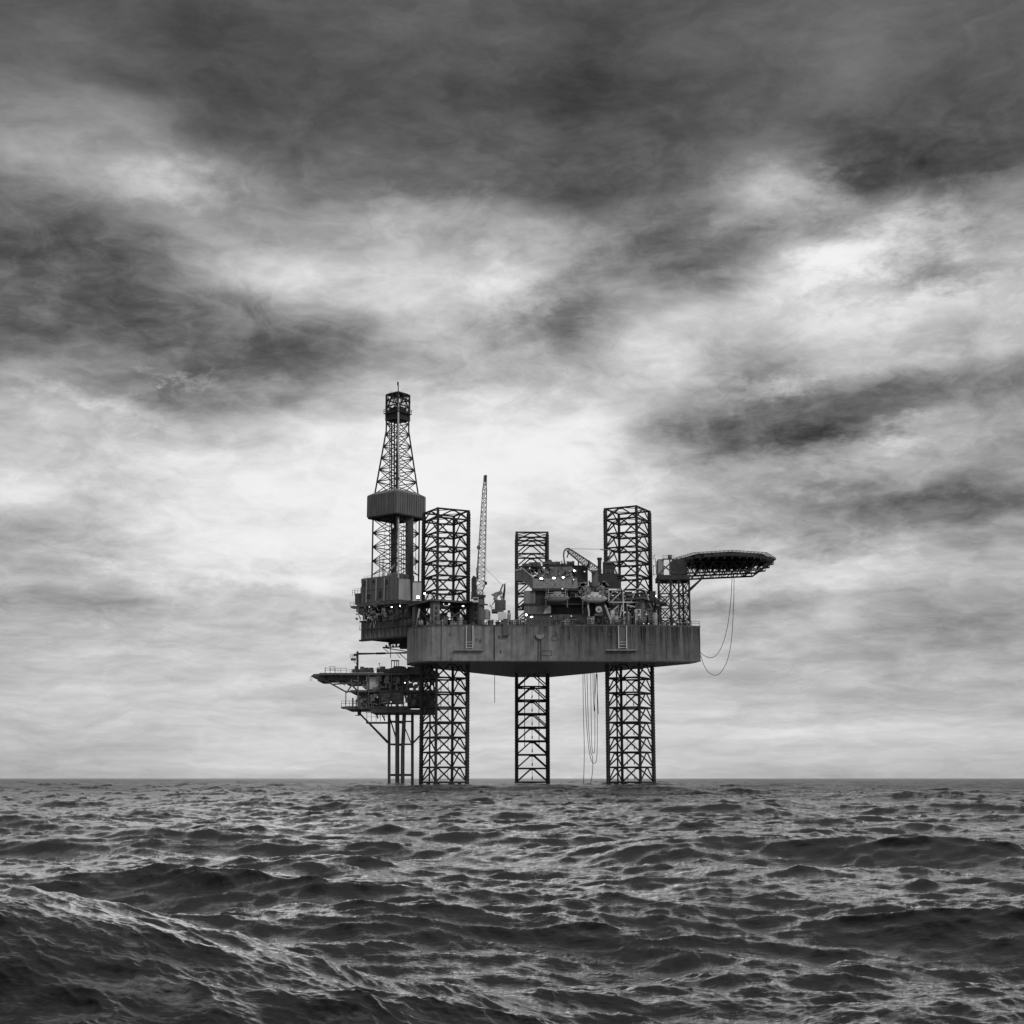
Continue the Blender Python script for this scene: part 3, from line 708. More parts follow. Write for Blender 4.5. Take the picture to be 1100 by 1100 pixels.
# dome tank
tk = thing('storage_tank', P(522.5, 671, 376), 'rounded dark tank on deck between the tall crane and the squat crane', 'tank')
mb = MB(); mb.bar(P(522.5, 665, 377.5), P(522.5, 658, 377.5), 1.05, n=16); build('tank_shell', mb, 'mid', tk)
mb = MB(); mb.ball(P(522.5, 658, 377.5), 1.05, 1.05, .9); build('tank_dome', mb, 'mid', tk)
mb = MB()
for s_ in (-.8, .8): mb.box(P(522.5, 668, 377.5) + Vector((s_, 0, 0)), (.2, 1.4, 1.7))
build('leg', mb, 'dark', tk)
# white container
ct = thing('cargo_container', P(542, 671, 375), 'white cargo container on deck right of the squat crane', 'container')
mb = MB(); boxpx(mb, 534.8, 543.8, 657.4, 666.4, 375, 3); cs_ = build('container_box', mb, 'white', ct)
mb = MB()
for k in range(9): boxpx(mb, 535.4 + k, 535.7 + k, 657.9, 666, 374.93, .08)
build('side_rib', mb, 'light', cs_)
mb = MB(); boxpx(mb, 534.6, 544, 666.4, 667, 374.9, 3.1); build('base_frame', mb, 'dark', ct)
ct2 = thing('cargo_container', P(547, 671, 375), 'narrow pale locker standing against right side of the white container', 'container')
mb = MB(); boxpx(mb, 544.6, 548.8, 658.5, 669, 375.3, 2.5); build('container_box', mb, 'light', ct2); mb = MB(); boxpx(mb, 545.3, 548, 655.6, 658.4, 375.5, 2); build('roof_unit', mb, 'dark', ct2)
mb = MB(); boxpx(mb, 545.2, 548.2, 660, 668, 375.22, .07); build('door', mb, 'mid', ct2)
# small deck machinery
def clutter(name, label, cat, n, xr, Y, base_y, hmin, hmax, mats, group, wr=(0.8, 2.4)):
    for i in range(n):
        px = xr[0] + (xr[1] - xr[0]) * (i + random.uniform(.1, .9)) / n
        Yq = Y + random.uniform(0, 2.5); p = P(px, base_y, Yq); p.z = ZD + 0.1
        r = thing(name, p, label, cat, group)
        h = random.uniform(hmin, hmax); w = random.uniform(*wr)
        m1 = random.choice(mats)
        mb = MB(); mb.box(p + Vector((0, 0, 0.12)), (w, 1.4, .24)); build('skid', mb, 'black', r)
        mb = MB()
        t = random.random()
        if t < .35: mb.bar(p + Vector((-w * .42, 0, .24 + h * .32)), p + Vector((w * .42, 0, .24 + h * .32)), h * .32, n=10)
        elif t < .7: mb.box(p + Vector((0, 0, .24 + h * .5)), (w * .86, 1.1, h))
        else: mb.bar(p + Vector((0, 0, .24)), p + Vector((0, 0, .24 + h)), w * .32, n=10)
        build('machine_body', mb, m1, r)
        mb = MB()
        for k in range(3):
            x0 = random.uniform(-w * .4, w * .4); mb.bar(p + Vector((x0, -.6, .3)), p + Vector((x0 + random.uniform(-.3, .3), -.6, .3 + h * random.uniform(.6, 1.3))), .06, n=4)
        mb.bar(p + Vector((-w * .4, -.62, h * .8)), p + Vector((w * .4, -.62, h * .8)), .06, n=4)
        build('pipe', mb, random.choice(('light', 'mid', 'black')), r)
clutter('deck_machine', 'small machinery skid on open deck between crane pedestal and accommodation block', 'machinery', 9, (520, 566), 374, 671, .7, 1.9, ('mid', 'light', 'dark'), 'machinery skids on the open deck')
clutter('deck_winch', 'small dark winch skid on deck edge in front of left jacking house', 'winch', 12, (446, 508), 374.2, 671, .8, 2.6, ('mid', 'dark', 'dark'), 'winches before the left jacking house')
clutter('deck_pump', 'small dark pump skid beneath the lifeboats on deck edge', 'pump', 12, (592, 655), 373.6, 671, .7, 2.4, ('black', 'dark', 'dark'), 'pump skids below the lifeboats')
clutter('valve_skid', 'small valve skid on deck edge in front of right jacking house', 'machinery', 13, (656, 706), 373.6, 671, 1.0, 4.2, ('mid', 'dark', 'dark', 'light'), 'valve skids before the right jacking house')
clutter('tank_skid', 'low dark skid at the foot of the helideck tower', 'machinery', 6, (707, 742), 377, 672, .6, 1.6, ('dark', 'black'), 'skids at the helideck tower foot')

# mooring post/vent stacks near left jack house
vs_ = thing('exhaust_housing', P(447, 645, 379), 'pale grey upright housing above the left jacking house next to the brightest floodlight', 'housing')
mb = MB(); boxpx(mb, 443.2, 452.4, 625, 645.6, 381.5, 3); build('housing_body', mb, 'light', vs_)
mb = MB(); boxpx(mb, 442.9, 452.7, 624.3, 625, 381.3, 3.4); build('cap', mb, 'dark', vs_)
dv = thing('davit', P(447, 671, 374), 'slim pale inclined pole leaning on deck at the hull left end', 'pole')
mb = MB(); mb.bar(P(447.5, 673, 376.5), P(450.5, 654, 376.5), .22, n=8); build('pole', mb, 'light', dv); mb = MB(); mb.box(P(447.4, 673.2, 376.5), (.9, .9, .3)); build('foot_plate', mb, 'mid', dv)

# ================================================================== ACCOMMODATION BLOCK
AY = 379.0
ac = thing('accommodation_block', P(595, 671, AY), 'grey multi level crew accommodation block with lit underdeck lamps and enclosed slanting stair', 'building')
mb = MB(); boxpx(mb, 572.5, 620, 621.5, 632, AY, 12); up = build('upper_wall', mb, 'mid', ac)
mb = MB()
for k in range(16): boxpx(mb, 574 + 3 * k, 574.25 + 3 * k, 622, 631.6, AY - .07, .09)
build('wall_rib', mb, 'mid', up)
mb = MB(); boxpx(mb, 578, 593, 609.5, 621.3, AY + .8, 9); boxpx(mb, 592, 615, 607.5, 621.3, AY + .4, 9); build('top_storey_wall', mb, 'lowmid', ac)
mb = MB(); boxpx(mb, 571.5, 621.5, 631.9, 634.4, AY - .5, 13); build('floor_edge', mb, 'black', ac)
mb = MB(); boxpx(mb, 576, 594, 608, 609.4, AY + .2, 10); boxpx(mb, 591, 617, 606.2, 607.4, AY, 10); build('roof', mb, 'black', ac)
mb = MB(); mb.extr([P(554.5, 613.5, AY + 3), P(561.5, 611.8, AY + 2), P(573, 621.5, AY), P(573, 631.8, AY), P(569.5, 631.5, AY), P(561.5, 624, AY + 2), P(554.5, 624, AY + 3)], (0.5, 2.6, 0)); stc = build('covered_stair', mb, 'lowmid', ac)
mb = MB(); mb.path([P(554, 613, AY + 2.8), P(562, 611, AY + 1.9), P(573.5, 620.8, AY - .1)], .16, n=5); build('stair_roof_edge', mb, 'light', stc)
mb = MB(); boxpx(mb, 562.8, 575, 634.5, 648.2, AY + .3, 10); build('lower_wall', mb, 'lowmid', ac)
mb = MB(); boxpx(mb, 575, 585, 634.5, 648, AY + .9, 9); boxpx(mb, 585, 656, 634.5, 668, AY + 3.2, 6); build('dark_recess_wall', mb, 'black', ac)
mb = MB(); boxpx(mb, 561, 630, 648.3, 649.8, AY - .4, 11); build('floor_edge', mb, 'black', ac)
mb = MB(); mb.extr([P(563, 650, AY), P(591.5, 650, AY), P(591.5, 657, AY), P(588, 659.6, AY), P(563, 659.6, AY)], (0, 8, 0)); lb = build('base_store', mb, 'lowmid', ac)
mb = MB(); 
for k in range(12): boxpx(mb, 564.5 + 1.9 * k, 565 + 1.9 * k, 650.4, 659, AY - .06, .08)
build('wall_rib', mb, 'dark', lb)
mb = MB(); mb.extr([P(583.5, 659.3, AY - .4), P(586, 654, AY - .4), P(590, 650.8, AY - .4), P(591.8, 651.5, AY - .4), P(591.8, 658.6, AY - .4)], (0, .35, 0)); build('pale_fairing', mb, 'light', lb)
mb = MB(); boxpx(mb, 563, 630, 660, 671, AY + .5, 4); build('deck_bulkhead', mb, 'dark', ac)
mb = MB()
for xa, xb, ya, yb in ((583, 588.5, 611, 617.5), (576, 580, 611.5, 616), (604, 613, 611, 615)):
    pass
for px in (581, 589, 599, 606.5, 612): boxpx(mb, px, px + 1.6, 612.5, 615.4, AY + .33 if px > 591 else AY + .73, .08)
build('window', mb, 'black', ac)
mb = MB(); mb.rail([P(573, 621.4, AY), P(591, 621.4, AY)], .9, .035, 1.2); mb.rail([P(577, 608, AY + .5), P(616, 606.2, AY + .4)], .9, .035, 1.5)
mb.rail([P(554.5, 613, AY + 3), P(573, 621, AY)], .5, .03, 1.2); build('guard_rail', mb, 'mid', ac)
mb = MB()
for _ in range(26):
    p = P(random.uniform(566, 616), random.uniform(604.5, 607.5), AY + random.uniform(1, 6)); mb.box(p, (random.uniform(.4, 2), .9, random.uniform(.4, 1.2)))
for px, y in ((568.5, 609), (577, 604), (597.5, 602.5), (603.5, 602)): mb.bar(P(px, 608, AY + 1), P(px, y, AY + 1), .07, n=5)
build('roof_equipment', mb, 'dark', ac)
mb = MB(); mb.ball(P(590.5, 603.8, AY + 3), .7, .7, .7); mb.bar(P(590.5, 607, AY + 3), P(590.5, 604, AY + 3), .15); build('satellite_dome', mb, 'dark', ac)
mb = MB()
for _ in range(60):
    p = P(random.uniform(573, 622), random.uniform(609, 632), AY + .1); mb.box(p, (random.uniform(.12, .8), .5, random.uniform(.15, .8)))
build('wall_fitting', mb, 'mid', ac)
mb = MB(); boxpx(mb, 563, 571, 612, 622, AY + 5, 5)
for _ in range(14): mb.box(P(random.uniform(562, 578), random.uniform(607, 621), AY + 2.5), (random.uniform(.4, 1.6), 1.2, random.uniform(.4, 1.4)))
build('stair_landing', mb, 'dark', ac)
# boat station right of block
tw = thing('engine_house', P(624, 650, 380), 'dark upright machinery tower between the accommodation block and the exhaust stacks', 'machinery house')
mb = MB(); boxpx(mb, 616, 631.4, 607.2, 631, 380, 7); th = build('tower_wall', mb, 'black', tw)
mb = MB(); boxpx(mb, 612, 638, 629.2, 642, 381, 5); boxpx(mb, 630, 650, 633, 640, 381.5, 4); build('lower_housing', mb, 'lowmid', tw)
mb = MB()
for _ in range(70):
    p = P(random.uniform(612, 652), random.uniform(626, 641), 379.9); mb.box(p, (random.uniform(.2, 1.3), .9, random.uniform(.2, 1.1)))
build('fitting', mb, 'mid', tw)
mb = MB(); 
for px in (626, 632, 640, 648): mb.bar(P(px, 671, 379.7), P(px, 640, 379.7), .18)
mb.bar(P(638, 632, 379.5), P(668, 632.4, 379.5), .14); mb.bar(P(652, 640, 379.5), P(665, 632.5, 379.5), .14)
build('support_post', mb, 'mid', tw)
st_ = thing('exhaust_stack', P(644, 640, 381), 'dark engine exhaust stack and silencer against the near right leg', 'exhaust stack')
mb = MB(); mb.bar(P(644, 633, 381), P(644, 600, 381), .5, n=10); mb.bar(P(644, 601.5, 381), P(644, 599.2, 381), .66, n=10); build('stack_pipe', mb, 'black', st_)
mb = MB(); boxpx(mb, 641, 666.5, 616, 631.5, 380.5, 2.5); boxpx(mb, 648, 660, 603.5, 616, 380.6, 2); build('silencer', mb, 'black', st_)
mb = MB(); mb.path([P(651, 604, 380), P(664, 603.4, 380), P(652, 604, 380), P(659, 596.5, 380)], .14, n=5); mb.path([P(645, 590.5, 381), P(655, 590.5, 381), P(655, 603, 381)], .12, n=5); mb.rail([P(641, 616, 380.4), P(666, 616, 380.4)], 1, .04, 1.2); build('exhaust_frame', mb, 'mid', st_)
# boom crane 2 (resting, pointing left)
rc = thing('pedestal_crane', P(632, 640, 378), 'lattice boom crane lowered leftwards over the accommodation roof, hook drooping from its tip', 'crane')
lattice_boom(rc, P(641, 613.5, 378), P(609.5, 590.2, 378), 2.0, 1.0, 16, 0.1, 'dark')
mb = MB(); mb.path([P(612, 589.2, 377.8), P(608, 589.6, 377.8), P(606, 592, 377.8), P(605.4, 597, 377.8), P(606.6, 606, 377.8)], .22, n=6); mb.path([P(609.5, 591, 377.8), P(610.5, 595, 377.8), P(609, 599, 377.8)], .18, n=5); build('boom_tip', mb, 'dark', rc)
mb = MB(); mb.bar(P(612, 589.6, 377.8), P(648, 590, 379), .05, n=4); mb.bar(P(632.5, 602, 378), P(632.5, 610, 378), .3); mb.bar(P(632.5, 603, 378), P(629.5, 613, 378), .2); mb.bar(P(621.3, 603, 378), P(621.5, 608, 378), .2); build('gantry', mb, 'black', rc)
mb = MB(); boxpx(mb, 636, 642.5, 612.8, 630, 378.4, 1.6); build('pedestal', mb, 'dark', rc)

# lifeboats
def lifeboat(px0, px1, py, Y, label, mat):
    a = P(px0, py, Y); b = P(px1, py, Y); L_ = b.x - a.x; c = (a + b) / 2
    r = thing('lifeboat', c, label, 'lifeboat', 'lifeboats hung along the deck edge')
    vs = []; fs = []; ns = 15; ring = 12
    for i in range(ns):
        t = i / (ns - 1); x = -L_ / 2 + L_ * t; k = max(0.04, (1 - abs(2 * t - 1) ** 3.2)) ** .7
        for j in range(ring):
            an = 2 * math.pi * j / ring; y = math.cos(an) * 1.5 * k; z = math.sin(an)
            z = z * 1.15 * k if z < 0 else z * (0.85 + .3 * (1 - abs(2 * t - 1) ** 2)) * k
            vs.append(c + Vector((x, y, z)))
    for i in range(ns - 1):
        for j in range(ring): fs.append((i * ring + j, i * ring + (j + 1) % ring, (i + 1) * ring + (j + 1) % ring, (i + 1) * ring + j))
    fs += [tuple(range(ring)), tuple(range((ns - 1) * ring, ns * ring))[::-1]]
    mb = MB(); mb.add(vs, fs); hb = build('boat_hull', mb, mat, r)
    for p_ in hb.data.polygons: p_.use_smooth = True
    mb = MB(); mb.box(c + Vector((L_ * .02, 0, 1.3)), (L_ * .3, 1.2, .6)); build('canopy', mb, mat, r)
    mb = MB()
    for k in range(4): mb.box(c + Vector((-L_ * .3 + k * L_ * .2, -1.4, .45)), (.5, .12, .2))
    build('window', mb, 'black', r)
    mb = MB(); mb.box(c + Vector((0, -1.5, 0)), (L_ * .78, .08, .12)); build('rubbing_strake', mb, 'dark', r)
    d = thing('boat_davit', c + Vector((0, 2, 0)), 'curved davit arms holding ' + ('the left lifeboat' if px0 < 600 else 'the right lifeboat'), 'davit')
    for s_ in (-.42, .42):
        mb = MB(); mb.path([c + Vector((L_ * s_, 2.6, -2.2)), c + Vector((L_ * s_, 2.4, 1.6)), c + Vector((L_ * s_, 1.2, 2.3)), c + Vector((L_ * s_ * .8, 0, 2.2)), c + Vector((L_ * s_ * .8, 0, .7))], .15, n=6); build('davit_arm', mb, 'mid', d)
    mb = MB(); mb.bar(c + Vector((-L_ * .4, 2.4, 1.7)), c + Vector((L_ * .4, 2.4, 1.7)), .12); build('davit_beam', mb, 'mid', d)
lifeboat(584.5, 612, 642.3, 376, 'enclosed lifeboat hanging under the lit accommodation block', 'mid')
lifeboat(624, 652.5, 643, 375.5, 'paler enclosed lifeboat hanging left of the near right leg', 'light')
# davit/frame works right of boats and on the right jack house
fw = thing('pipe_rack_frame', P(662, 671, 375), 'pale triangulated steel frame on deck in front of the right leg', 'steel frame')
mb = MB()
for a, b in (((653, 634), (668, 634)), ((657, 646), (667, 636)), ((654, 646), (654, 634)), ((655.5, 658), (664, 651)), ((656, 663.5), (666, 663.5)), ((666, 663.5), (668, 650)), ((671, 663), (682, 663)), ((669, 634), (670, 663)), ((655, 647), (690, 647)), ((683, 634), (678, 646)), ((693, 634), (697, 645)), ((684, 633), (692, 632)), ((673, 650), (682, 652)), ((650, 650), (656, 670))):
    mb.bar(P(*a, 375.4), P(*b, 375.6), .17, n=6)
build('frame_member', mb, 'light', fw)
mb = MB()
for _ in range(90): mb.box(P(random.uniform(654, 706), random.uniform(640, 670), 377 + random.uniform(0, 1)), (random.uniform(.3, 2.0), .9, random.uniform(.3, 2.6)))
build('packed_machinery', mb, 'black', fw)
mb = MB()
for _ in range(60):
    px, py = random.uniform(640, 706), random.uniform(634, 668); dx2, dy2 = random.choice(((random.uniform(2, 8), 0), (0, random.uniform(2, 8)), (random.uniform(-5, 5), random.uniform(2, 7)))); Yq = 376 + random.uniform(-.6, .6)
    mb.bar(P(px, py, Yq), P(px + dx2, py + dy2, Yq), random.choice((.07, .1, .14)), n=5)
build('pipe_run', mb, 'mid', fw)
mb = MB(); boxpx(mb, 653, 669, 640, 646.6, 376.6, 3); boxpx(mb, 697.5, 706.5, 646, 671, 377.4, 3); boxpx(mb, 640, 652, 648, 668, 378, 2); build('machinery_cover', mb, 'black', fw)
rd = thing('hose_reel', P(643, 655, 375), 'round pale hose reel under the right lifeboat', 'reel')
mb = MB(); mb.bar(P(643.3, 654.5, 375.2), P(643.3, 654.5, 376), .85, n=16); build('drum', mb, 'light', rd)
mb = MB(); mb.bar(P(643.3, 654.5, 375), P(643.3, 654.5, 375.2), .25, n=10); mb.box(P(643, 660.5, 375.6), (2.2, .9, .5)); build('reel_stand', mb, 'dark', rd)
for px0, px1, y0, y1, lab in ((631.5, 632.5, 650, 667, 'pale upright pipe dropping from the right lifeboat to the deck, left of the hose reel'), (650, 656.5, 650, 669, 'pale slanting pipe beside the hose reel, leaning right')):
    o = thing('drop_pipe', P(px1, y1, 374.5), lab, 'pipe'); mb = MB(); mb.path([P(px0, y0, 374.6), P((px0 + px1) / 2 + .7, (y0 + y1) / 2, 374.6), P(px1, y1, 374.6)], .22, n=6); build('pipe', mb, 'light', o)
    mb = MB(); mb.box(P(px1, y1, 374.6), (.7, .5, .3)); build('flange', mb, 'light', o)

# ================================================================== HELIDECK
HY = 385.5
zh = Zat(599.8, HY, 779)
hcx = P(779, 600, HY).x
hr = 54.6 * HY / F / 1.0 * (CT + ST * 0.12) * 1.0
hd = thing('helideck', (hcx, HY, zh), 'large octagonal helideck with net rim cantilevered beyond the right end of the hull', 'helideck')
octp = [(hcx + hr * math.cos(R(45 * k)), HY + hr * math.sin(R(45 * k))) for k in range(8)]
mb = MB(); mb.prism(offs(octp, -1.6), zh - .5, zh); build('deck_plate', mb, 'black', hd)
mb = MB()
inner = offs(octp, -1.6)
for k in range(8):
    a, b = inner[k], inner[(k + 1) % 8]; c_, d_ = octp[k], octp[(k + 1) % 8]
    m_ = 9
    for i in range(m_):
        t0 = i / m_
        p = Vector((a[0] + (b[0] - a[0]) * t0, a[1] + (b[1] - a[1]) * t0, zh - .35)); q_ = Vector((c_[0] + (d_[0] - c_[0]) * t0, c_[1] + (d_[1] - c_[1]) * t0, zh + .1)); mb.bar(p, q_, .07, n=4)
    for t in (.33, .66, 1.0):
        mb.bar((a[0] + (c_[0] - a[0]) * t, a[1] + (c_[1] - a[1]) * t, zh - .35 + .45 * t), (b[0] + (d_[0] - b[0]) * t, b[1] + (d_[1] - b[1]) * t, zh - .35 + .45 * t), .07 if t == 1 else .04, n=4)
build('safety_net', mb, 'leg', hd)
# under deck grillage
mb = MB()
for k in range(-6, 7):
    y = HY + k * hr * .155; w = min(hr * .93, (hr * 1.30 - abs(k * hr * .155)) * 1.0); w = min(w, hr * .92 if abs(k) < 3 else (hr * .92 - (abs(k) - 2.5) * hr * .155))
    mb.box((hcx, y, zh - .85), (2 * w, .25, .7))
for k in range(-6, 7):
    x = hcx + k * hr * .145; w = hr * .92 if abs(k) < 3 else (hr * .92 - (abs(k) - 2.5) * hr * .145); mb.box((x, HY, zh - 1.55), (.25, 2 * w, .66))
build('deck_beam', mb, 'black', hd)
# main supporting trusses (run left-right)
for yo in (-7.0, -1.0, 5.5):
    mb = MB(); Yq = HY + yo
    xl = P(735, 615, HY).x; xr = P(812, 615, HY).x; xt = P(826, 611, HY).x
    zl = Zat(622.6, 391, 740); zr = 0
    zl2 = zl; 
    mb.bar((xl, Yq, zl), (xr, Yq, zl + .9), .22, h=.45); mb.bar((xr, Yq, zl + .9), (xr + 1.2, Yq, zl + 2.1), .2, h=.3); mb.bar((xr + .9, Yq, zl + 2.1), (xt, Yq, zl + 2.4), .2, h=.4)
    nb = 14
    for i in range(nb):
        x0 = xl + (xr - xl) * i / nb; x1 = xl + (xr - xl) * (i + 1) / nb; z0_ = zl + .9 * i / nb
        (mb.bar((x0, Yq, z0_), (x1, Yq, zh - 1.9), .13, n=5) if i % 2 == 0 else mb.bar((x0, Yq, zh - 1.9), (x1, Yq, z0_), .13, n=5))
    mb.bar((xr, Yq, zl + .9), (xr + 4.2, Yq, zh - 1.2), .2, n=6); mb.bar((xr - 2.5, Yq, zl + .9), (xr + .5, Yq, zh - 1.5), .14, n=6); mb.bar((xt, Yq, zl + 2.4), (xt, Yq, zh - .6), .08, n=4); mb.bar((xl, Yq, zh - 1.9), (xr + 2, Yq, zh - 1.9), .15, n=5)
    build('deck_truss', mb, 'black', hd)
mb = MB(); xr = P(812, 615, HY).x; zl = Zat(622.6, 391, 740)
for i in range(9):
    x = P(735, 615, HY).x + i * (xr - P(735, 615, HY).x) / 8; mb.bar((x, HY - 7, zl + .1 * i), (x, HY + 5.5, zl + .1 * i), .13, n=5)
    if i < 8: mb.bar((x, HY - 7, zl + .1 * i), (x + 2.2, HY + 5.5, zl + .1 * i), .09, n=5)
mb.rail([P(813, 611.5, 391), P(825, 610.5, 391)], 1.2, .04, .8)
build('cross_bracing', mb, 'black', hd)
mb = MB()
for _ in range(70): mb.bar((x0 := random.uniform(P(742, 615, HY).x, P(806, 615, HY).x), HY + random.uniform(-7, 5.5), zl + random.uniform(.8, 2)), (x0 + random.uniform(-1.5, 1.5), HY + random.uniform(-7, 5.5), zh - 1.6), .09, n=4)
build('knee_brace', mb, 'black', hd)
# tower
tx0, tx1 = P(707.5, 640, 379).x, P(740.5, 640, 379).x; tw_ = tx1 - tx0
ht = thing('helideck_tower', ((tx0 + tx1) / 2, 383, ZD), 'dark braced lattice tower standing on the right end of the hull carrying the helideck', 'support tower')
zt0, zt1 = ZD, Zat(622, 379)
legs = [(tx0, 379), (tx0 + tw_ * .39, 378.7), (tx0 + tw_ * .66, 378.9), (tx1, 379), (tx0 + .8, 386), (tx0 + tw_ * .5, 386), (tx1 - .8, 386)]
for x, y in legs: mb = MB(); mb.bar((x, y, zt0), (x, y, zt1), .26, n=8); build('tower_leg', mb, 'black', ht)
hz = [zt0 + .8, zt0 + (zt1 - zt0) * .2, zt0 + (zt1 - zt0) * .45, zt0 + (zt1 - zt0) * .7, zt1 - .2]
for a, b in zip(hz, hz[1:]):
    mb = MB()
    for (p, q_) in ((0, 1), (1, 2), (2, 3), (4, 5), (5, 6), (0, 4), (3, 6)):
        A_, B_ = legs[p], legs[q_]
        mb.bar((*A_, b), (*B_, b), .15, n=5); mb.bar((*A_, a), (*B_, b), .14, n=5); mb.bar((*B_, a), (*A_, b), .14, n=5)
    build('tower_bracing', mb, 'black', ht)
mb = MB(); mb.bar(P(740.5, 635, 379), P(756, 619.5, 379), .24, n=6); mb.bar((tx1 - .8, 386, Zat(635, 379)), P(756, 619.5, 386), .2, n=6); build('raking_strut', mb, 'black', ht)
mb = MB(); boxpx(mb, 707, 741, 617.5, 622.5, 378.5, 8); boxpx(mb, 723, 738, 600.5, 617, 379.5, 7); build('tower_head', mb, 'black', ht)
mb = MB(); boxpx(mb, 707.2, 713, 600.5, 617, 380, 5); build('control_cabin', mb, 'mid', ht)
mb = MB()
for a, b in (((707.5, 617), (724, 601)), ((712, 600.6), (724, 600.6)), ((719, 600), (719, 596.5)), ((719.5, 617), (719.5, 601)), ((713, 608), (724, 616)), ((700, 618), (707, 616)), ((702, 607), (702, 617)), ((704, 600), (705, 617)), ((701, 608), (707, 608)), ((702.5, 597.5), (703.5, 596)), ((702, 601), (702.5, 597.5))):
    mb.bar(P(*a, 379.6), P(*b, 379.6), .2 if a[0] > 706 else .08, n=6)
mb.box(P(719.5, 598, 379.6), (1.0, .8, .9)); mb.rail([P(712, 600.4, 380), P(724, 600.4, 380)], .9, .04, 1)
build('access_gangway', mb, 'dark', ht)

# ================================================================== HOSES
def hose(name, pts, r, label, cat='hose', group=None):
    # Catmull-Rom through surveyed points
    P_ = [Vector(p) for p in pts]; out = []
    E = [P_[0] * 2 - P_[1]] + P_ + [P_[-1] * 2 - P_[-2]]
    for i in range(1, len(E) - 2):
        for k in range(8):
            t = k / 8; a, b, c, d = E[i - 1], E[i], E[i + 1], E[i + 2]
            out.append(0.5 * ((2 * b) + (c - a) * t + (2 * a - 5 * b + 4 * c - d) * t * t + (3 * b - a - 3 * c + d) * t ** 3))
    out.append(P_[-1]); mb = MB(); mb.path(out, r, n=6); o = build(name, mb, 'rubber'); tag(o, label, cat, group); return o
def q3(l, Y): return [P(x, y, Y) for x, y in l]
hose('refuelling_hose', q3([(786.5, 619.5), (785, 645), (782, 670), (777, 690), (771, 702), (764, 706.6), (757, 704.5), (752.5, 701)], 377.2), .075, 'shorter thin hose looping from the helideck to the hull end', 'hose')
hose('refuelling_hose', q3([(788.6, 619.5), (788, 650), (786, 685), (782, 707), (776, 720), (769, 725.4), (761, 722), (756, 714), (752.8, 704)], 376.8), .075, 'longer thin hose hanging lowest in a loop from helideck to hull end', 'hose')
hs = [([(626.2, 722), (626.6, 760), (627.6, 800), (627.4, 825), (626.5, 846)], 'leftmost straight hose dropping from the hull underside into the sea'),
      ([(628, 722), (629.5, 765), (632, 800), (635, 816), (638.5, 820), (641, 814), (641.6, 790), (641.6, 724)], 'wide looped hose hanging under the hull between two legs, lowest of the loops'),
      ([(630.5, 722), (632, 775), (634.5, 806), (636.2, 812), (636.8, 822), (636, 833), (633.5, 846)], 'hose dropping from the hull with a bend right before it enters the sea'),
      ([(634.5, 722), (635.3, 785), (636.2, 806), (638, 808.5), (639, 798), (638.8, 724)], 'narrow looped hose hanging under the hull inside the wide loop'),
      ([(637, 722), (637.3, 745), (638.4, 764), (639, 752), (640.4, 724)], 'shortest looped hose hanging under the hull'),
      ([(640.8, 722), (641.8, 745), (642.8, 767)], 'short free ended hose hanging right of the looped hoses')]
for l, lab in hs: hose('suction_hose', q3(l, 389), .085, lab)
hose('drop_cable', q3([(531.2, 672), (531.2, 712), (531.4, 745), (531.4, 755)], YF - .35), .085, 'single dark cable hanging down the hull face between the left and middle legs', 'cable')
mb = MB(); mb.bar((X(531.3, YF), YF - .35, Zat(752, YF)), (X(531.3, YF), YF - .35, Zat(740, YF)), .16)

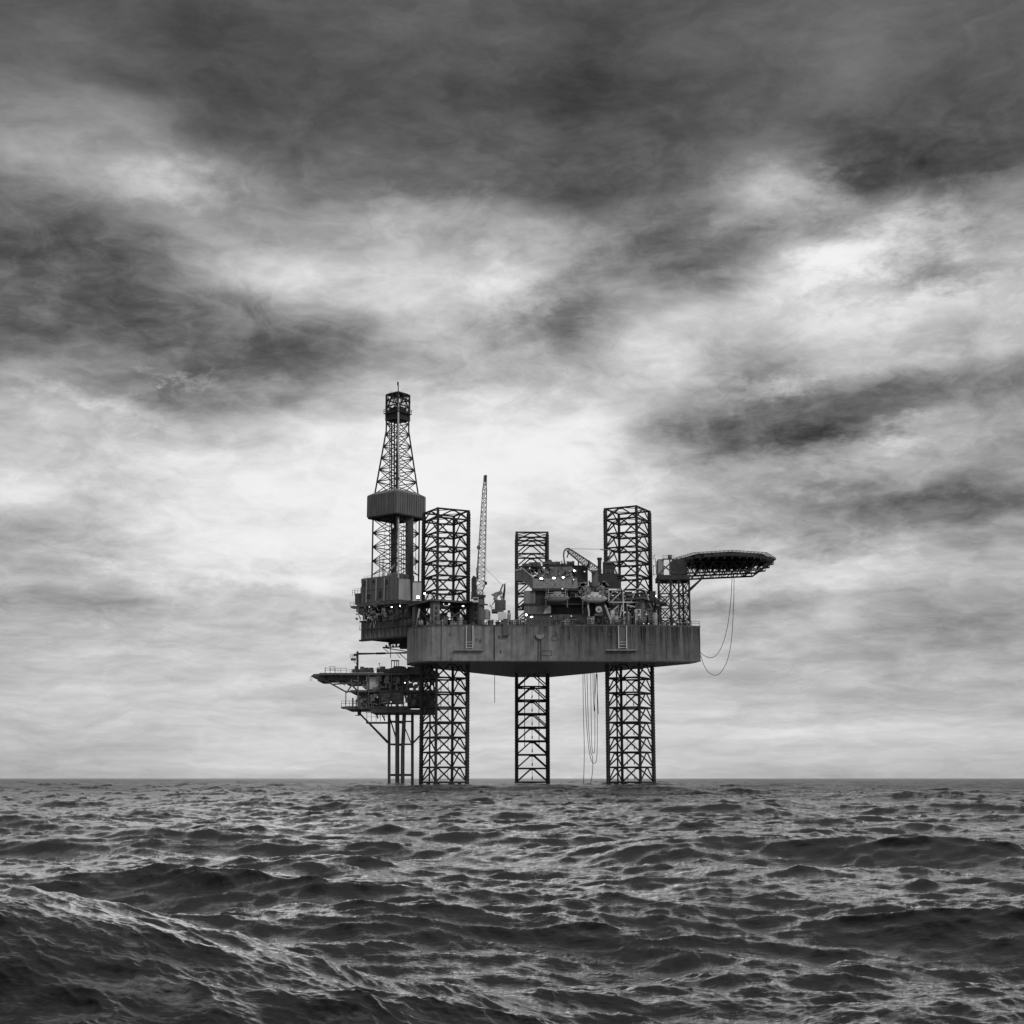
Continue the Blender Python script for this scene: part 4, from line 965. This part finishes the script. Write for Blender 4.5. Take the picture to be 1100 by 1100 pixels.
# ================================================================== FLOODLIGHTS
FL = [(449, 641.5, 378, 1.1, True, 1, 'largest and brightest floodlight, on the left jacking house rail'), (456.2, 637.6, 377, .65, True, 1, 'bright floodlight just right of the brightest one by the left leg'),
      (392, 640.5, 401.5, .5, False, 1, 'floodlight on the stepped cabin at the left of the drill floor'), (397, 652, 398, .45, False, 1.5, 'floodlight under the left walkway of the drill floor'),
      (420.8, 651.8, 395, .55, True, 1, 'floodlight under the windwall near the drill floor middle'), (429.2, 651, 394.5, .5, True, 1.4, 'floodlight under the windwall right of the middle one'),
      (405, 660.7, 395, .45, False, 1.3, 'floodlight in the substructure above the cantilever'), (431.5, 664.8, 394, .4, False, 1.3, 'floodlight in the substructure near the hull end'),
      (424.5, 638.5, 395.8, .22, False, 1, 'tiny lamp on the pale right part of the drill floor wall'), (483, 665, 374, .4, False, 2.5, 'flat floodlight low on deck before the left leg'), (476.5, 648.8, 373.5, .4, False, 1, 'small floodlight under the left jacking platform'),
      (482.5, 649, 373.5, .45, False, 2.2, 'wide flat floodlight under the left jacking platform'), (497.5, 651, 373.5, .5, False, 2.2, 'wide flat floodlight beneath the platform right of the left leg'),
      (537, 667.2, 373.5, .45, False, 2.2, 'flat floodlight at the foot of the white container'), (581.5, 621.6, AY - .4, .55, True, 2.4, 'wide lamp on the accommodation wall, leftmost of its row'), (595, 621, AY - .4, .55, True, 2.4, 'wide lamp on the accommodation wall, second of its row'),
      (605, 620.2, AY - .4, .55, True, 1.6, 'lamp on the accommodation wall, third of its row'), (616.2, 622.7, AY - .6, .45, False, 1.3, 'lamp at the right corner of the accommodation wall'), (584.5, 610, AY - .2, .4, False, 2.4, 'flat lamp on the accommodation top storey'),
      (617, 613, AY - .2, .5, True, 1.3, 'lamp on the accommodation roof edge beside the dark tower'), (628, 614, AY - .2, .4, False, 2, 'dim lamp on the dark machinery tower'), (569, 610.4, AY - .2, .4, False, 1, 'round lamp above the covered stair'),
      (604.2, 632.4, 375, .42, False, 2, 'lamp above the left lifeboat'), (565.3, 660.5, 375, .7, True, 1, 'bright floodlight on deck at the foot of the middle leg'), (571, 662.8, 375, .45, True, 2.6, 'wide flat floodlight on deck right of the middle leg foot'),
      (592, 662, 377, .35, False, .8, 'small lamp on the deck bulkhead under the left lifeboat'), (613.7, 661.8, 377, .42, False, .8, 'small lamp on the deck bulkhead between the lifeboats'), (564.8, 666, 375, .45, False, 1, 'lower small floodlight at the middle leg foot'),
      (669, 633.4, 375, .4, False, 1.2, 'floodlight at the top of the pale steel frame before the right leg'), (691.5, 670, 373.4, .35, False, 1, 'small lamp at deck edge below the right leg'), (696.7, 670, 373.4, .35, False, 1, 'small lamp at deck edge, rightmost of the deck lamps'),
      (363, 719.8, 398, .4, False, .9, 'lamp on the rail of the wellhead platform nose'), (376.5, 721, 398, .42, False, .8, 'lamp beside the crane post on the wellhead platform'), (405.5, 749, 397, .4, False, 1, 'lamp in the cellar deck of the wellhead platform'),
      (420, 754, 397, .3, False, 3, 'strip lamp under the wellhead control room'), (435, 733.5, 397, .5, False, .9, 'lamp under the weather deck near the hull end'), (704.5, 640, 378, .4, True, .8, 'lamp between the right leg and the helideck tower')]
for px, py, Y, s_, big, wd, lab in FL: floodlight(px, py, Y, s_ * (.66 if big else .6), lab, big, 1 + (wd - 1) * .75)

# ================================================================== SEA
def ocean_tile(N, L, wind_dir, lmin, lmax, hrms, spread, seed, chop):
    rng = np.random.RandomState(seed)
    k1 = 2 * np.pi * np.fft.fftfreq(N, L / N); kx, ky = np.meshgrid(k1, k1, indexing='xy')
    k = np.hypot(kx, ky); k[0, 0] = 1
    kp = 2 * np.pi / lmax
    S = k ** (-3.6 if lmax > 5 else -3.25) * np.exp(-0.6 * (kp * 0.75 / k) ** 2)
    cosd = (kx * math.cos(wind_dir) + ky * math.sin(wind_dir)) / k
    D = np.where(cosd > 0, cosd ** 2 ** spread, 0.12 * np.abs(cosd) ** 2) + 0.05
    band = (1 / (1 + np.exp(-(k - 2 * np.pi / lmax) / (0.12 * 2 * np.pi / lmax)))) * (k < 2 * np.pi / lmin)
    A = np.sqrt(S * D * band); A[0, 0] = 0
    h = A * (rng.randn(N, N) + 1j * rng.randn(N, N))
    H = np.fft.ifft2(h); sc = hrms / H.real.std(); Hh = H.real * sc
    dx = np.fft.ifft2(1j * kx / k * h).real * sc * chop; dy = np.fft.ifft2(1j * ky / k * h).real * sc * chop
    return Hh, dx, dy
def sample(T, L, x, y):
    N = T[0].shape[0]; u = (x / L * N) % N; v = (y / L * N) % N
    i = np.floor(u).astype(int); j = np.floor(v).astype(int); fu = u - i; fv = v - j; i %= N; j %= N; i1 = (i + 1) % N; j1 = (j + 1) % N
    # smoothstep-free bilinear
    return [t[j, i] * (1 - fu) * (1 - fv) + t[j, i1] * fu * (1 - fv) + t[j1, i] * (1 - fu) * fv + t[j1, i1] * fu * fv for t in T]
WD = R(-118)
tiles = [(230.0, ocean_tile(512, 230.0, WD, 2.6, 26.0, 0.21, 1.9, 11, 1.15)),
         (41.3, ocean_tile(512, 41.3, WD + .35, 0.4, 2.8, 0.040, 1.7, 5, 1.0)),
         (9.7, ocean_tile(512, 9.7, WD - .25, 0.06, 0.45, 0.0064, 1.5, 9, 0.9))]
def sea_surface(Xg, Yg):
    d = np.hypot(Xg, Yg)
    z = np.zeros_like(Xg); ox = np.zeros_like(Xg); oy = np.zeros_like(Xg)
    for (L_, T), far in zip(tiles, (6000., 500., 70.)):
        fade = np.clip(1.3 - d / far, 0, 1)
        h, dx, dy = sample(T, L_, Xg + 31.7, Yg + 12.3)
        z += h * fade; ox += dx * fade; oy += dy * fade
    # the big foreground swells of the photograph
    for (cx_, cy_, amp, sx, sf, sb, ang) in SW:
        ca, sa = math.cos(ang), math.sin(ang)
        a = (Xg - cx_) * ca + (Yg - cy_) * sa; b = -(Xg - cx_) * sa + (Yg - cy_) * ca
        w = np.where(b < 0, sf, sb)
        z += amp * np.exp(-(a / sx) ** 2 - (b / w) ** 2)
    return Xg + ox, Yg + oy, z
SW = [(-4.5, 14.4, 0.95, 3.1, 2.9, 2.2, R(-15)), (7.5, 19, -.25, 4.5, 3.5, 3.5, 0), (-8.5, 46, 0.45, 6.5, 5, 6, R(-6)), (6.5, 33, .28, 3.2, 2.5, 3.5, R(-8)), (-6, 23, -.3, 7, 4, 4, 0), (3, 20, -.25, 6, 5, 5, 0)]
d = [2.5]
while d[-1] < 24: d.append(d[-1] + max(0.006, d[-1] ** 2 / 6000))
while d[-1] < 9000: d.append(d[-1] * (1.0042 if d[-1] < 1200 else 1.02))
d = np.array(d)
ang = np.concatenate([np.linspace(-95, -25, 90, endpoint=False), np.linspace(-25, 25, 1150), np.linspace(25, 95, 91)[1:]])
ang = np.radians(ang)
Dg, Ag = np.meshgrid(d, ang, indexing='ij')
Xg = Dg * np.sin(Ag); Yg = Dg * np.cos(Ag)
xs, ys, zs_ = sea_surface(Xg, Yg)
nr, nc = Xg.shape
co = np.stack([xs, ys, zs_], -1).reshape(-1, 3).astype(np.float32)
idx = np.arange(nr * nc).reshape(nr, nc)
quads = np.stack([idx[:-1, :-1], idx[:-1, 1:], idx[1:, 1:], idx[1:, :-1]], -1).reshape(-1, 4)
me = bpy.data.meshes.new('sea'); me.vertices.add(len(co)); me.vertices.foreach_set('co', co.ravel())
nq = len(quads); me.loops.add(nq * 4); me.loops.foreach_set('vertex_index', quads.ravel().astype(np.int32))
me.polygons.add(nq); me.polygons.foreach_set('loop_start', np.arange(0, nq * 4, 4, dtype=np.int32))
me.polygons.foreach_set('use_smooth', np.ones(nq, dtype=bool)); me.update(calc_edges=True)
print('sea verts', len(co))
sea = bpy.data.objects.new('sea', me); col.objects.link(sea); tag(sea, kind='structure')
def sea_material():
    m = bpy.data.materials.new('sea_water'); m.use_nodes = True; nt = m.node_tree; nt.nodes.clear(); L = nt.links
    out = node(nt, 'ShaderNodeOutputMaterial'); mixs = node(nt, 'ShaderNodeMixShader'); L.new(mixs.outputs[0], out.inputs[0])
    body = node(nt, 'ShaderNodeBsdfDiffuse'); mirror = node(nt, 'ShaderNodeBsdfGlossy'); mirror.inputs['Color'].default_value = g(1)
    geo = node(nt, 'ShaderNodeNewGeometry')
    dist = node(nt, 'ShaderNodeSeparateXYZ'); L.new(geo.outputs['Position'], dist.inputs[0])
    def mrange(v, a, b_, c, d):
        n = node(nt, 'ShaderNodeMapRange'); n.inputs[1].default_value = a; n.inputs[2].default_value = b_; n.inputs[3].default_value = c; n.inputs[4].default_value = d; L.new(v, n.inputs[0]); return n.outputs[0]
    def nz(sc, rot, s, det, ro=.6):
        mp = node(nt, 'ShaderNodeMapping'); mp.inputs['Scale'].default_value = sc; mp.inputs['Rotation'].default_value = (0, 0, rot)
        L.new(geo.outputs['Position'], mp.inputs[0]); n = node(nt, 'ShaderNodeTexNoise'); n.inputs['Scale'].default_value = s
        n.inputs['Detail'].default_value = det; n.inputs['Roughness'].default_value = ro; L.new(mp.outputs[0], n.inputs['Vector']); return n.outputs['Fac']
    Y = dist.outputs['Y']
    b1 = node(nt, 'ShaderNodeBump'); b1.inputs['Strength'].default_value = 1.0; b1.inputs['Distance'].default_value = 0.013; L.new(nz((1, 2.2, 1), R(24), 6.0, 5), b1.inputs['Height'])
    b2 = node(nt, 'ShaderNodeBump'); b2.inputs['Strength'].default_value = 1.0; L.new(mrange(Y, 20, 250, 0.02, 0.16), b2.inputs['Distance']); L.new(nz((1, 2.2, 1), R(14), 1.0, 6), b2.inputs['Height']); L.new(b1.outputs[0], b2.inputs['Normal'])
    fr = node(nt, 'ShaderNodeFresnel'); fr.inputs['IOR'].default_value = 1.34; L.new(b2.outputs[0], fr.inputs['Normal']); L.new(b2.outputs[0], mirror.inputs['Normal'])
    f = mrange(fr.outputs[0], 0.02, 0.45, 0.009, 1.0)
    k = node(nt, 'ShaderNodeMath', operation='MULTIPLY'); L.new(f, k.inputs[0]); L.new(mrange(Y, 22, 220, 1.0, 0.55), k.inputs[1]); L.new(k.outputs[0], mixs.inputs[0])
    L.new(mrange(Y, 10, 600, 0.06, 0.28), mirror.inputs['Roughness'])
    # thin foam streaks left on the backs of the steeper waves
    f1 = mrange(nz((1, 2.4, 1), R(26), 1.3, 8, .68), .56, .74, 0, 1); f2 = mrange(nz((1, 1.5, 1), R(15), .16, 2, .5), .47, .62, 0, 1)
    mu = node(nt, 'ShaderNodeMath', operation='MULTIPLY'); L.new(f1, mu.inputs[0]); L.new(f2, mu.inputs[1])
    mc = node(nt, 'ShaderNodeMix', data_type='RGBA'); L.new(mu.outputs[0], mc.inputs['Factor']); mc.inputs['A'].default_value = g(.003); mc.inputs['B'].default_value = g(.28)
    L.new(mc.outputs['Result'], body.inputs[0])
    L.new(body.outputs[0], mixs.inputs[1]); L.new(mirror.outputs[0], mixs.inputs[2])
    return m
me.materials.append(sea_material())

# ================================================================== SKY
SUN_EL, SUN_AZ = R(35), R(150)      # azimuth measured from +Y towards +X (behind the camera, to the right)
w = bpy.data.worlds.new('World'); scene.world = w; w.use_nodes = True
nt = w.node_tree; nt.nodes.clear(); L = nt.links
def N(t, **kw): return node(nt, t, **kw)
def MA(op, a, b=None, c=None, clamp=False):
    n = N('ShaderNodeMath', operation=op, use_clamp=clamp)
    for i, v in enumerate((a, b, c)):
        if v is None: continue
        if isinstance(v, (int, float)): n.inputs[i].default_value = v
        else: L.new(v, n.inputs[i])
    return n.outputs[0]
tc = N('ShaderNodeTexCoord'); nrm = N('ShaderNodeVectorMath', operation='NORMALIZE'); L.new(tc.outputs['Generated'], nrm.inputs[0])
sp = N('ShaderNodeSeparateXYZ'); L.new(nrm.outputs[0], sp.inputs[0])
dx_, dy_, dz_ = sp.outputs
az = MA('ARCTAN2', dx_, dy_); el = MA('ARCSINE', dz_)
# cloud-layer plane coordinates (perspective of a flat cloud sheet)
den = MA('ADD', MA('MAXIMUM', dz_, 0.0), 0.10)
cxx = MA('DIVIDE', dx_, den); cyy = MA('DIVIDE', dy_, den)
cp = N('ShaderNodeCombineXYZ'); L.new(cxx, cp.inputs[0]); L.new(cyy, cp.inputs[1])
ae = N('ShaderNodeCombineXYZ'); L.new(az, ae.inputs[0]); L.new(el, ae.inputs[1])
def NZ(vec, sc, s, det, ro, off=(0, 0, 0), rot=0, dist=0.0):
    mp = N('ShaderNodeMapping'); mp.inputs['Scale'].default_value = sc; mp.inputs['Location'].default_value = off; mp.inputs['Rotation'].default_value = (0, 0, rot)
    L.new(vec, mp.inputs[0]); n = N('ShaderNodeTexNoise'); n.inputs['Scale'].default_value = s; n.inputs['Detail'].default_value = det; n.inputs['Roughness'].default_value = ro; n.inputs['Distortion'].default_value = dist
    L.new(mp.outputs[0], n.inputs['Vector']); return n
wv = NZ(ae.outputs[0], (1, 2.0, 1), 12, 2, .55, (3.1, 1.7, 0), R(-12))
wsep = N('ShaderNodeSeparateColor'); L.new(wv.outputs['Color'], wsep.inputs[0])
wa = MA('MULTIPLY', MA('SUBTRACT', wsep.outputs[0], .5), 0.075); we = MA('MULTIPLY', MA('SUBTRACT', wsep.outputs[1], .5), 0.036)
elfade = MA('MULTIPLY', el, 6.0, clamp=True)
az2 = MA('ADD', az, wa); el2 = MA('ADD', el, MA('MULTIPLY', we, elfade))
HALF = R(21.5)
pp = MA('PINGPONG', MA('ADD', az2, HALF), 2 * HALF)       # mirrored repeat round the horizon
fx = MA('DIVIDE', pp, 2 * HALF)
rows = [ # (photo y, grey values at x = 0,55,...,1100)
 (836, [165,168,172,176,186,192,190,188,190,192,195,198,196,190,184,180,176,174,172,170,168]),
 (820, [180,180,185,188,196,205,208,204,206,206,206,206,205,200,194,190,188,186,184,180,180]),
 (790, [190,192,192,195,200,204,206,205,206,207,208,208,207,206,206,206,205,206,204,204,204]),
 (760, [198,200,200,198,200,202,198,200,205,208,210,210,208,202,196,192,188,182,182,182,182]),
 (725, [190,194,194,190,194,200,202,206,208,210,210,210,208,194,186,180,188,186,180,176,175]),
 (690, [180,184,188,194,194,196,204,206,208,208,208,208,206,202,192,186,192,168,156,155,155]),
 (655, [160,162,168,178,194,198,200,205,207,208,208,208,206,192,176,176,194,176,164,158,156]),
 (620, [178,176,198,208,206,214,220,216,213,210,208,208,208,205,204,196,208,200,194,192,190]),
 (585, [165,170,182,212,224,230,234,228,225,220,214,214,214,198,188,184,176,176,172,150,145]),
 (545, [215,212,202,214,224,226,232,236,236,236,228,224,216,188,174,172,158,134,128,118,116]),
 (500, [205,204,206,214,212,220,226,232,232,236,238,238,228,198,172,168,160,170,182,168,160]),
 (465, [188,190,184,184,174,194,214,222,222,222,226,228,218,152,134,112,112,134,160,160,155]),
 (430, [150,146,132,122,120,124,154,192,200,206,210,206,200,176,154,146,128,120,128,132,130]),
 (395, [108,110,106,108,110,108,118,152,182,184,188,188,186,202,176,160,194,192,182,178,175]),
 (350, [92,94,96,102,112,124,128,156,202,172,158,138,190,216,216,214,224,226,216,202,198]),
 (300, [90,92,98,116,152,188,202,194,206,206,216,150,124,134,128,170,218,206,168,190,190]),
 (250, [110,114,134,156,150,150,156,160,174,150,152,152,140,118,136,128,140,152,168,130,130]),
 (205, [150,154,166,174,146,124,110,112,114,106,98,90,88,96,112,152,156,98,84,86,88]),
 (150, [130,128,134,114,94,90,90,92,92,92,96,88,84,86,96,102,96,88,84,86,88]),
 (100, [106,102,90,82,80,80,82,82,84,82,80,70,74,82,88,92,98,106,100,94,90]),
 (50,  [92,88,86,80,78,80,84,88,88,90,92,84,82,88,92,96,102,108,102,96,92]),
 (-40, [96,96,92,88,90,92,92,94,96,96,94,92,92,94,98,100,104,104,100,98,96]),
]
elx = MA('MULTIPLY', el2, 1.0)
acc = None; prev_el = None
def el_of(y): return TILT + math.atan((550 - y) / F)
els = [el_of(r[0]) for r in rows]
def s2l(v): v /= 255.0; return v / 12.92 if v < .04045 else ((v + .055) / 1.055) ** 2.4
for i, (y, vals) in enumerate(rows):
    cr_ = N('ShaderNodeValToRGB'); cr_.color_ramp.interpolation = 'CARDINAL'; els_ = cr_.color_ramp.elements
    n_ = len(vals)
    while len(els_) < n_: els_.new(0.5)
    # x pixel -> azimuth -> ramp position
    for k, v in enumerate(vals):
        a_ = math.atan((55 * k - 550) / F / (CT + 0.0)); posn = (a_ + HALF) / (2 * HALF)
        els_[k].position = min(1, max(0, posn)); els_[k].color = g(v / 255.0)
    L.new(fx, cr_.inputs['Fac'])
    bw = cr_.outputs['Color']
    # smooth hat weight in elevation
    e = els[i]
    lo = els[i - 1] if i > 0 else None; hi = els[i + 1] if i < len(rows) - 1 else None
    if acc is None: acc = bw
    else:
        mr_ = N('ShaderNodeMapRange', interpolation_type='SMOOTHSTEP'); mr_.inputs[1].default_value = els[i - 1]; mr_.inputs[2].default_value = els[i]; L.new(elx, mr_.inputs[0])
        mx = N('ShaderNodeMix', data_type='RGBA'); L.new(mr_.outputs[0], mx.inputs['Factor']); L.new(acc, mx.inputs['A']); L.new(bw, mx.inputs['B']); acc = mx.outputs['Result']
# blend to a brighter overcast high overhead
hi = N('ShaderNodeMapRange', interpolation_type='SMOOTHSTEP'); hi.inputs[1].default_value = R(34); hi.inputs[2].default_value = R(60); L.new(el, hi.inputs[0])
mx = N('ShaderNodeMix', data_type='RGBA'); L.new(hi.outputs[0], mx.inputs['Factor']); L.new(acc, mx.inputs['A']); mx.inputs['B'].default_value = g(0.62); acc = mx.outputs['Result']
lum = N('ShaderNodeRGBToBW'); L.new(acc, lum.inputs[0]); v = lum.outputs[0]
# individual cloud patches: (x, y, half width, half height, slope in degrees, lightness) in surveyed bearings
BL = [(85,165,75,38,-10,.08),(190,197,55,22,-5,.17),(478,232,75,20,5,.13),(310,303,110,36,-6,.10),(565,300,55,36,20,.13),(835,200,70,24,14,.15),(895,208,36,16,-14,.15),
 (985,243,100,20,14,.18),(885,283,110,30,12,.15),(1000,335,90,26,8,.06),(745,345,130,44,6,.05),(190,404,26,7,-18,.22),(100,427,90,10,-10,.14),(255,420,60,7,8,.07),(830,418,42,11,14,.16),(948,470,60,12,10,.13),
 (600,500,170,70,0,.06),(470,500,200,80,0,.07),(300,590,200,50,0,.06),(905,510,60,12,10,.10),(1000,520,60,14,-4,.08),(600,250,60,22,0,.08),(330,500,150,22,-8,.06),(210,520,70,16,6,.06),(420,560,120,40,0,.04),
 (340,110,170,32,0,-.05),(610,95,110,28,0,-.07),(955,180,110,32,-8,-.09),(740,268,100,26,-8,-.12),(395,362,120,32,-10,-.055),(600,328,60,24,28,-.10),(545,350,60,16,0,-.07),
 (770,482,150,26,7,-.14),(885,455,120,20,9,-.16),(690,472,80,22,0,-.08),(965,542,150,22,4,-.15),(900,575,120,12,2,-.10),(860,430,110,14,6,-.08),(1000,300,75,14,14,-.17),(905,312,34,12,20,-.12),(780,395,70,16,-4,-.08),(1000,410,80,14,6,-.06),
 (85,592,80,15,-6,-.08),(165,655,110,11,-3,-.09),(260,640,70,9,-2,-.06),(965,690,110,15,0,-.09),(785,655,100,13,0,-.09),(960,640,90,10,0,-.05),(830,722,140,10,0,-.05),(60,340,110,26,-6,-.05),(500,410,90,14,-4,-.07),
 (890,615,110,16,3,.07),(700,590,60,10,0,-.05),(880,600,60,6,3,.07),(120,612,90,6,-16,.08),(270,622,130,7,-4,.08),(150,700,110,5,2,.06),(250,735,150,5,4,.06),(930,780,140,5,3,.07),(780,790,130,4,1,.05),(300,825,40,2.5,-2,.06),(120,780,90,4,0,-.04),(120,740,90,5,0,-.05),(820,760,140,5,0,.03)]
w2 = NZ(ae.outputs[0], (1, 2.0, 1), 24, 5, .7, (7.3, 2.2, 0), R(-10)); ws2 = N('ShaderNodeSeparateColor'); L.new(w2.outputs['Color'], ws2.inputs[0])
ef2 = MA('MULTIPLY', el, 4.5, clamp=True)
bx_ = MA('ADD', az, MA('MULTIPLY', MA('SUBTRACT', ws2.outputs[0], .5), .13)); by_ = MA('ADD', el, MA('MULTIPLY', MA('MULTIPLY', MA('SUBTRACT', ws2.outputs[1], .5), .065), ef2))
# the patches repeat, mirrored, round the horizon like the sheet they belong to
bxm = MA('SUBTRACT', MA('PINGPONG', MA('ADD', bx_, HALF), 2 * HALF), HALF)
bv = N('ShaderNodeCombineXYZ'); L.new(bxm, bv.inputs[0]); L.new(by_, bv.inputs[1])
for (bx0, by0, rx_, ry_, an_, am_) in BL:
    if abs(am_) < .055: continue
    gt = N('ShaderNodeTexGradient', gradient_type='EASING'); gt.gradient_type = 'SPHERICAL'; tm = gt.texture_mapping; kx_ = 1.5 / F
    bd = P(bx0, by0, 1000) - Vector((0, 0, HC))
    tm.vector_type = 'TEXTURE'; tm.translation = (math.atan2(bd.x, bd.y), math.asin(bd.z / bd.length), 0); tm.rotation = (0, 0, R(an_)); tm.scale = (rx_ * kx_, ry_ * kx_, 1)
    L.new(bv.outputs[0], gt.inputs[0]); v = MA('MULTIPLY_ADD', gt.outputs['Fac'], am_ * .8, v)
# detail: wispy fractal with a strong domain warp, on the sky sphere and on the cloud-sheet plane
wd = NZ(ae.outputs[0], (1, 1.9, 1), 9, 3, .6, (1.3, 6.1, 0), R(-15)); wds = N('ShaderNodeVectorMath', operation='SUBTRACT'); L.new(wd.outputs['Color'], wds.inputs[0]); wds.inputs[1].default_value = (.5, .5, .5)
wdm = N('ShaderNodeVectorMath', operation='MULTIPLY'); L.new(wds.outputs[0], wdm.inputs[0]); wdm.inputs[1].default_value = (.11, .04, 0)
wda = N('ShaderNodeVectorMath', operation='ADD'); L.new(ae.outputs[0], wda.inputs[0]); L.new(wdm.outputs[0], wda.inputs[1])
d1 = NZ(wda.outputs[0], (1, 2.3, 1), 17, 6, .66, (0, 0, 0), R(-10)).outputs['Fac']
cps = N('ShaderNodeVectorMath', operation='MULTIPLY'); L.new(wds.outputs[0], cps.inputs[0]); cps.inputs[1].default_value = (1.0, 1.0, 0)
cpa = N('ShaderNodeVectorMath', operation='ADD'); L.new(cp.outputs[0], cpa.inputs[0]); L.new(cps.outputs[0], cpa.inputs[1])
d2 = NZ(cpa.outputs[0], (1.0, .9, 1), 3.6, 5, .66, (5, 2, 0), R(25)).outputs['Fac']
# sharpen: bright torn edges, soft shadows
def sharp(x, a, b): 
    m = N('ShaderNodeMapRange', interpolation_type='SMOOTHSTEP'); m.inputs[1].default_value = a; m.inputs[2].default_value = b; m.inputs[3].default_value = -1; m.inputs[4].default_value = 1; L.new(x, m.inputs[0]); return m.outputs[0]
det = MA('ADD', MA('MULTIPLY', sharp(d1, .25, .77), .095), MA('MULTIPLY', sharp(d2, .28, .72), .06))
am = N('ShaderNodeMapRange'); am.inputs[1].default_value = R(18); am.inputs[2].default_value = R(26); am.inputs[3].default_value = 1.0; am.inputs[4].default_value = .36; L.new(el, am.inputs[0])
ah = N('ShaderNodeMapRange'); ah.inputs[1].default_value = R(0); ah.inputs[2].default_value = R(9); ah.inputs[3].default_value = .3; ah.inputs[4].default_value = 1.0; L.new(el, ah.inputs[0])
det = MA('MULTIPLY', MA('MULTIPLY', det, am.outputs[0]), ah.outputs[0])
lowb = N('ShaderNodeMapRange', interpolation_type='SMOOTHSTEP'); lowb.inputs[1].default_value = R(12); lowb.inputs[2].default_value = R(5); L.new(el, lowb.inputs[0])
d4 = NZ(wda.outputs[0], (1, 8, 1), 8, 6, .66, (2, 8, 0), R(-2)).outputs['Fac']
det = MA('ADD', det, MA('MULTIPLY', MA('MULTIPLY', sharp(d4, .3, .68), .055), lowb.outputs[0]))
det = MA('MULTIPLY', det, MA('SUBTRACT', 1.35, MA('MULTIPLY', v, .75)))
v = MA('ADD', v, det)
v = MA('SMOOTH_MIN', MA('MAXIMUM', v, .2), .955, .12)
v = MA('POWER', v, 2.2)
nish = N('ShaderNodeTexSky', sky_type='NISHITA'); nish.sun_disc = False; nish.sun_elevation = SUN_EL; nish.sun_rotation = SUN_AZ
nb_ = N('ShaderNodeRGBToBW'); L.new(nish.outputs[0], nb_.inputs[0])
tot = MA('ADD', MA('MULTIPLY', v, 9.7), MA('MULTIPLY', MA('MINIMUM', nb_.outputs[0], 4.0), .03))
cc = N('ShaderNodeCombineColor')
for i in range(3): L.new(tot, cc.inputs[i])
bg = N('ShaderNodeBackground'); bg.inputs['Strength'].default_value = 0.1; L.new(cc.outputs[0], bg.inputs['Color'])
ow = N('ShaderNodeOutputWorld'); L.new(bg.outputs[0], ow.inputs[0])

sd = bpy.data.lights.new('sun', 'SUN'); sd.energy = 1.3; sd.angle = R(20); sd.color = (1, 1, 1)
so = bpy.data.objects.new('sun', sd); col.objects.link(so)
dirv = Vector((math.sin(SUN_AZ) * math.cos(SUN_EL), math.cos(SUN_AZ) * math.cos(SUN_EL), math.sin(SUN_EL)))
so.rotation_euler = (-dirv).to_track_quat('-Z', 'Y').to_euler(); so.location = (-100, -50, 120)
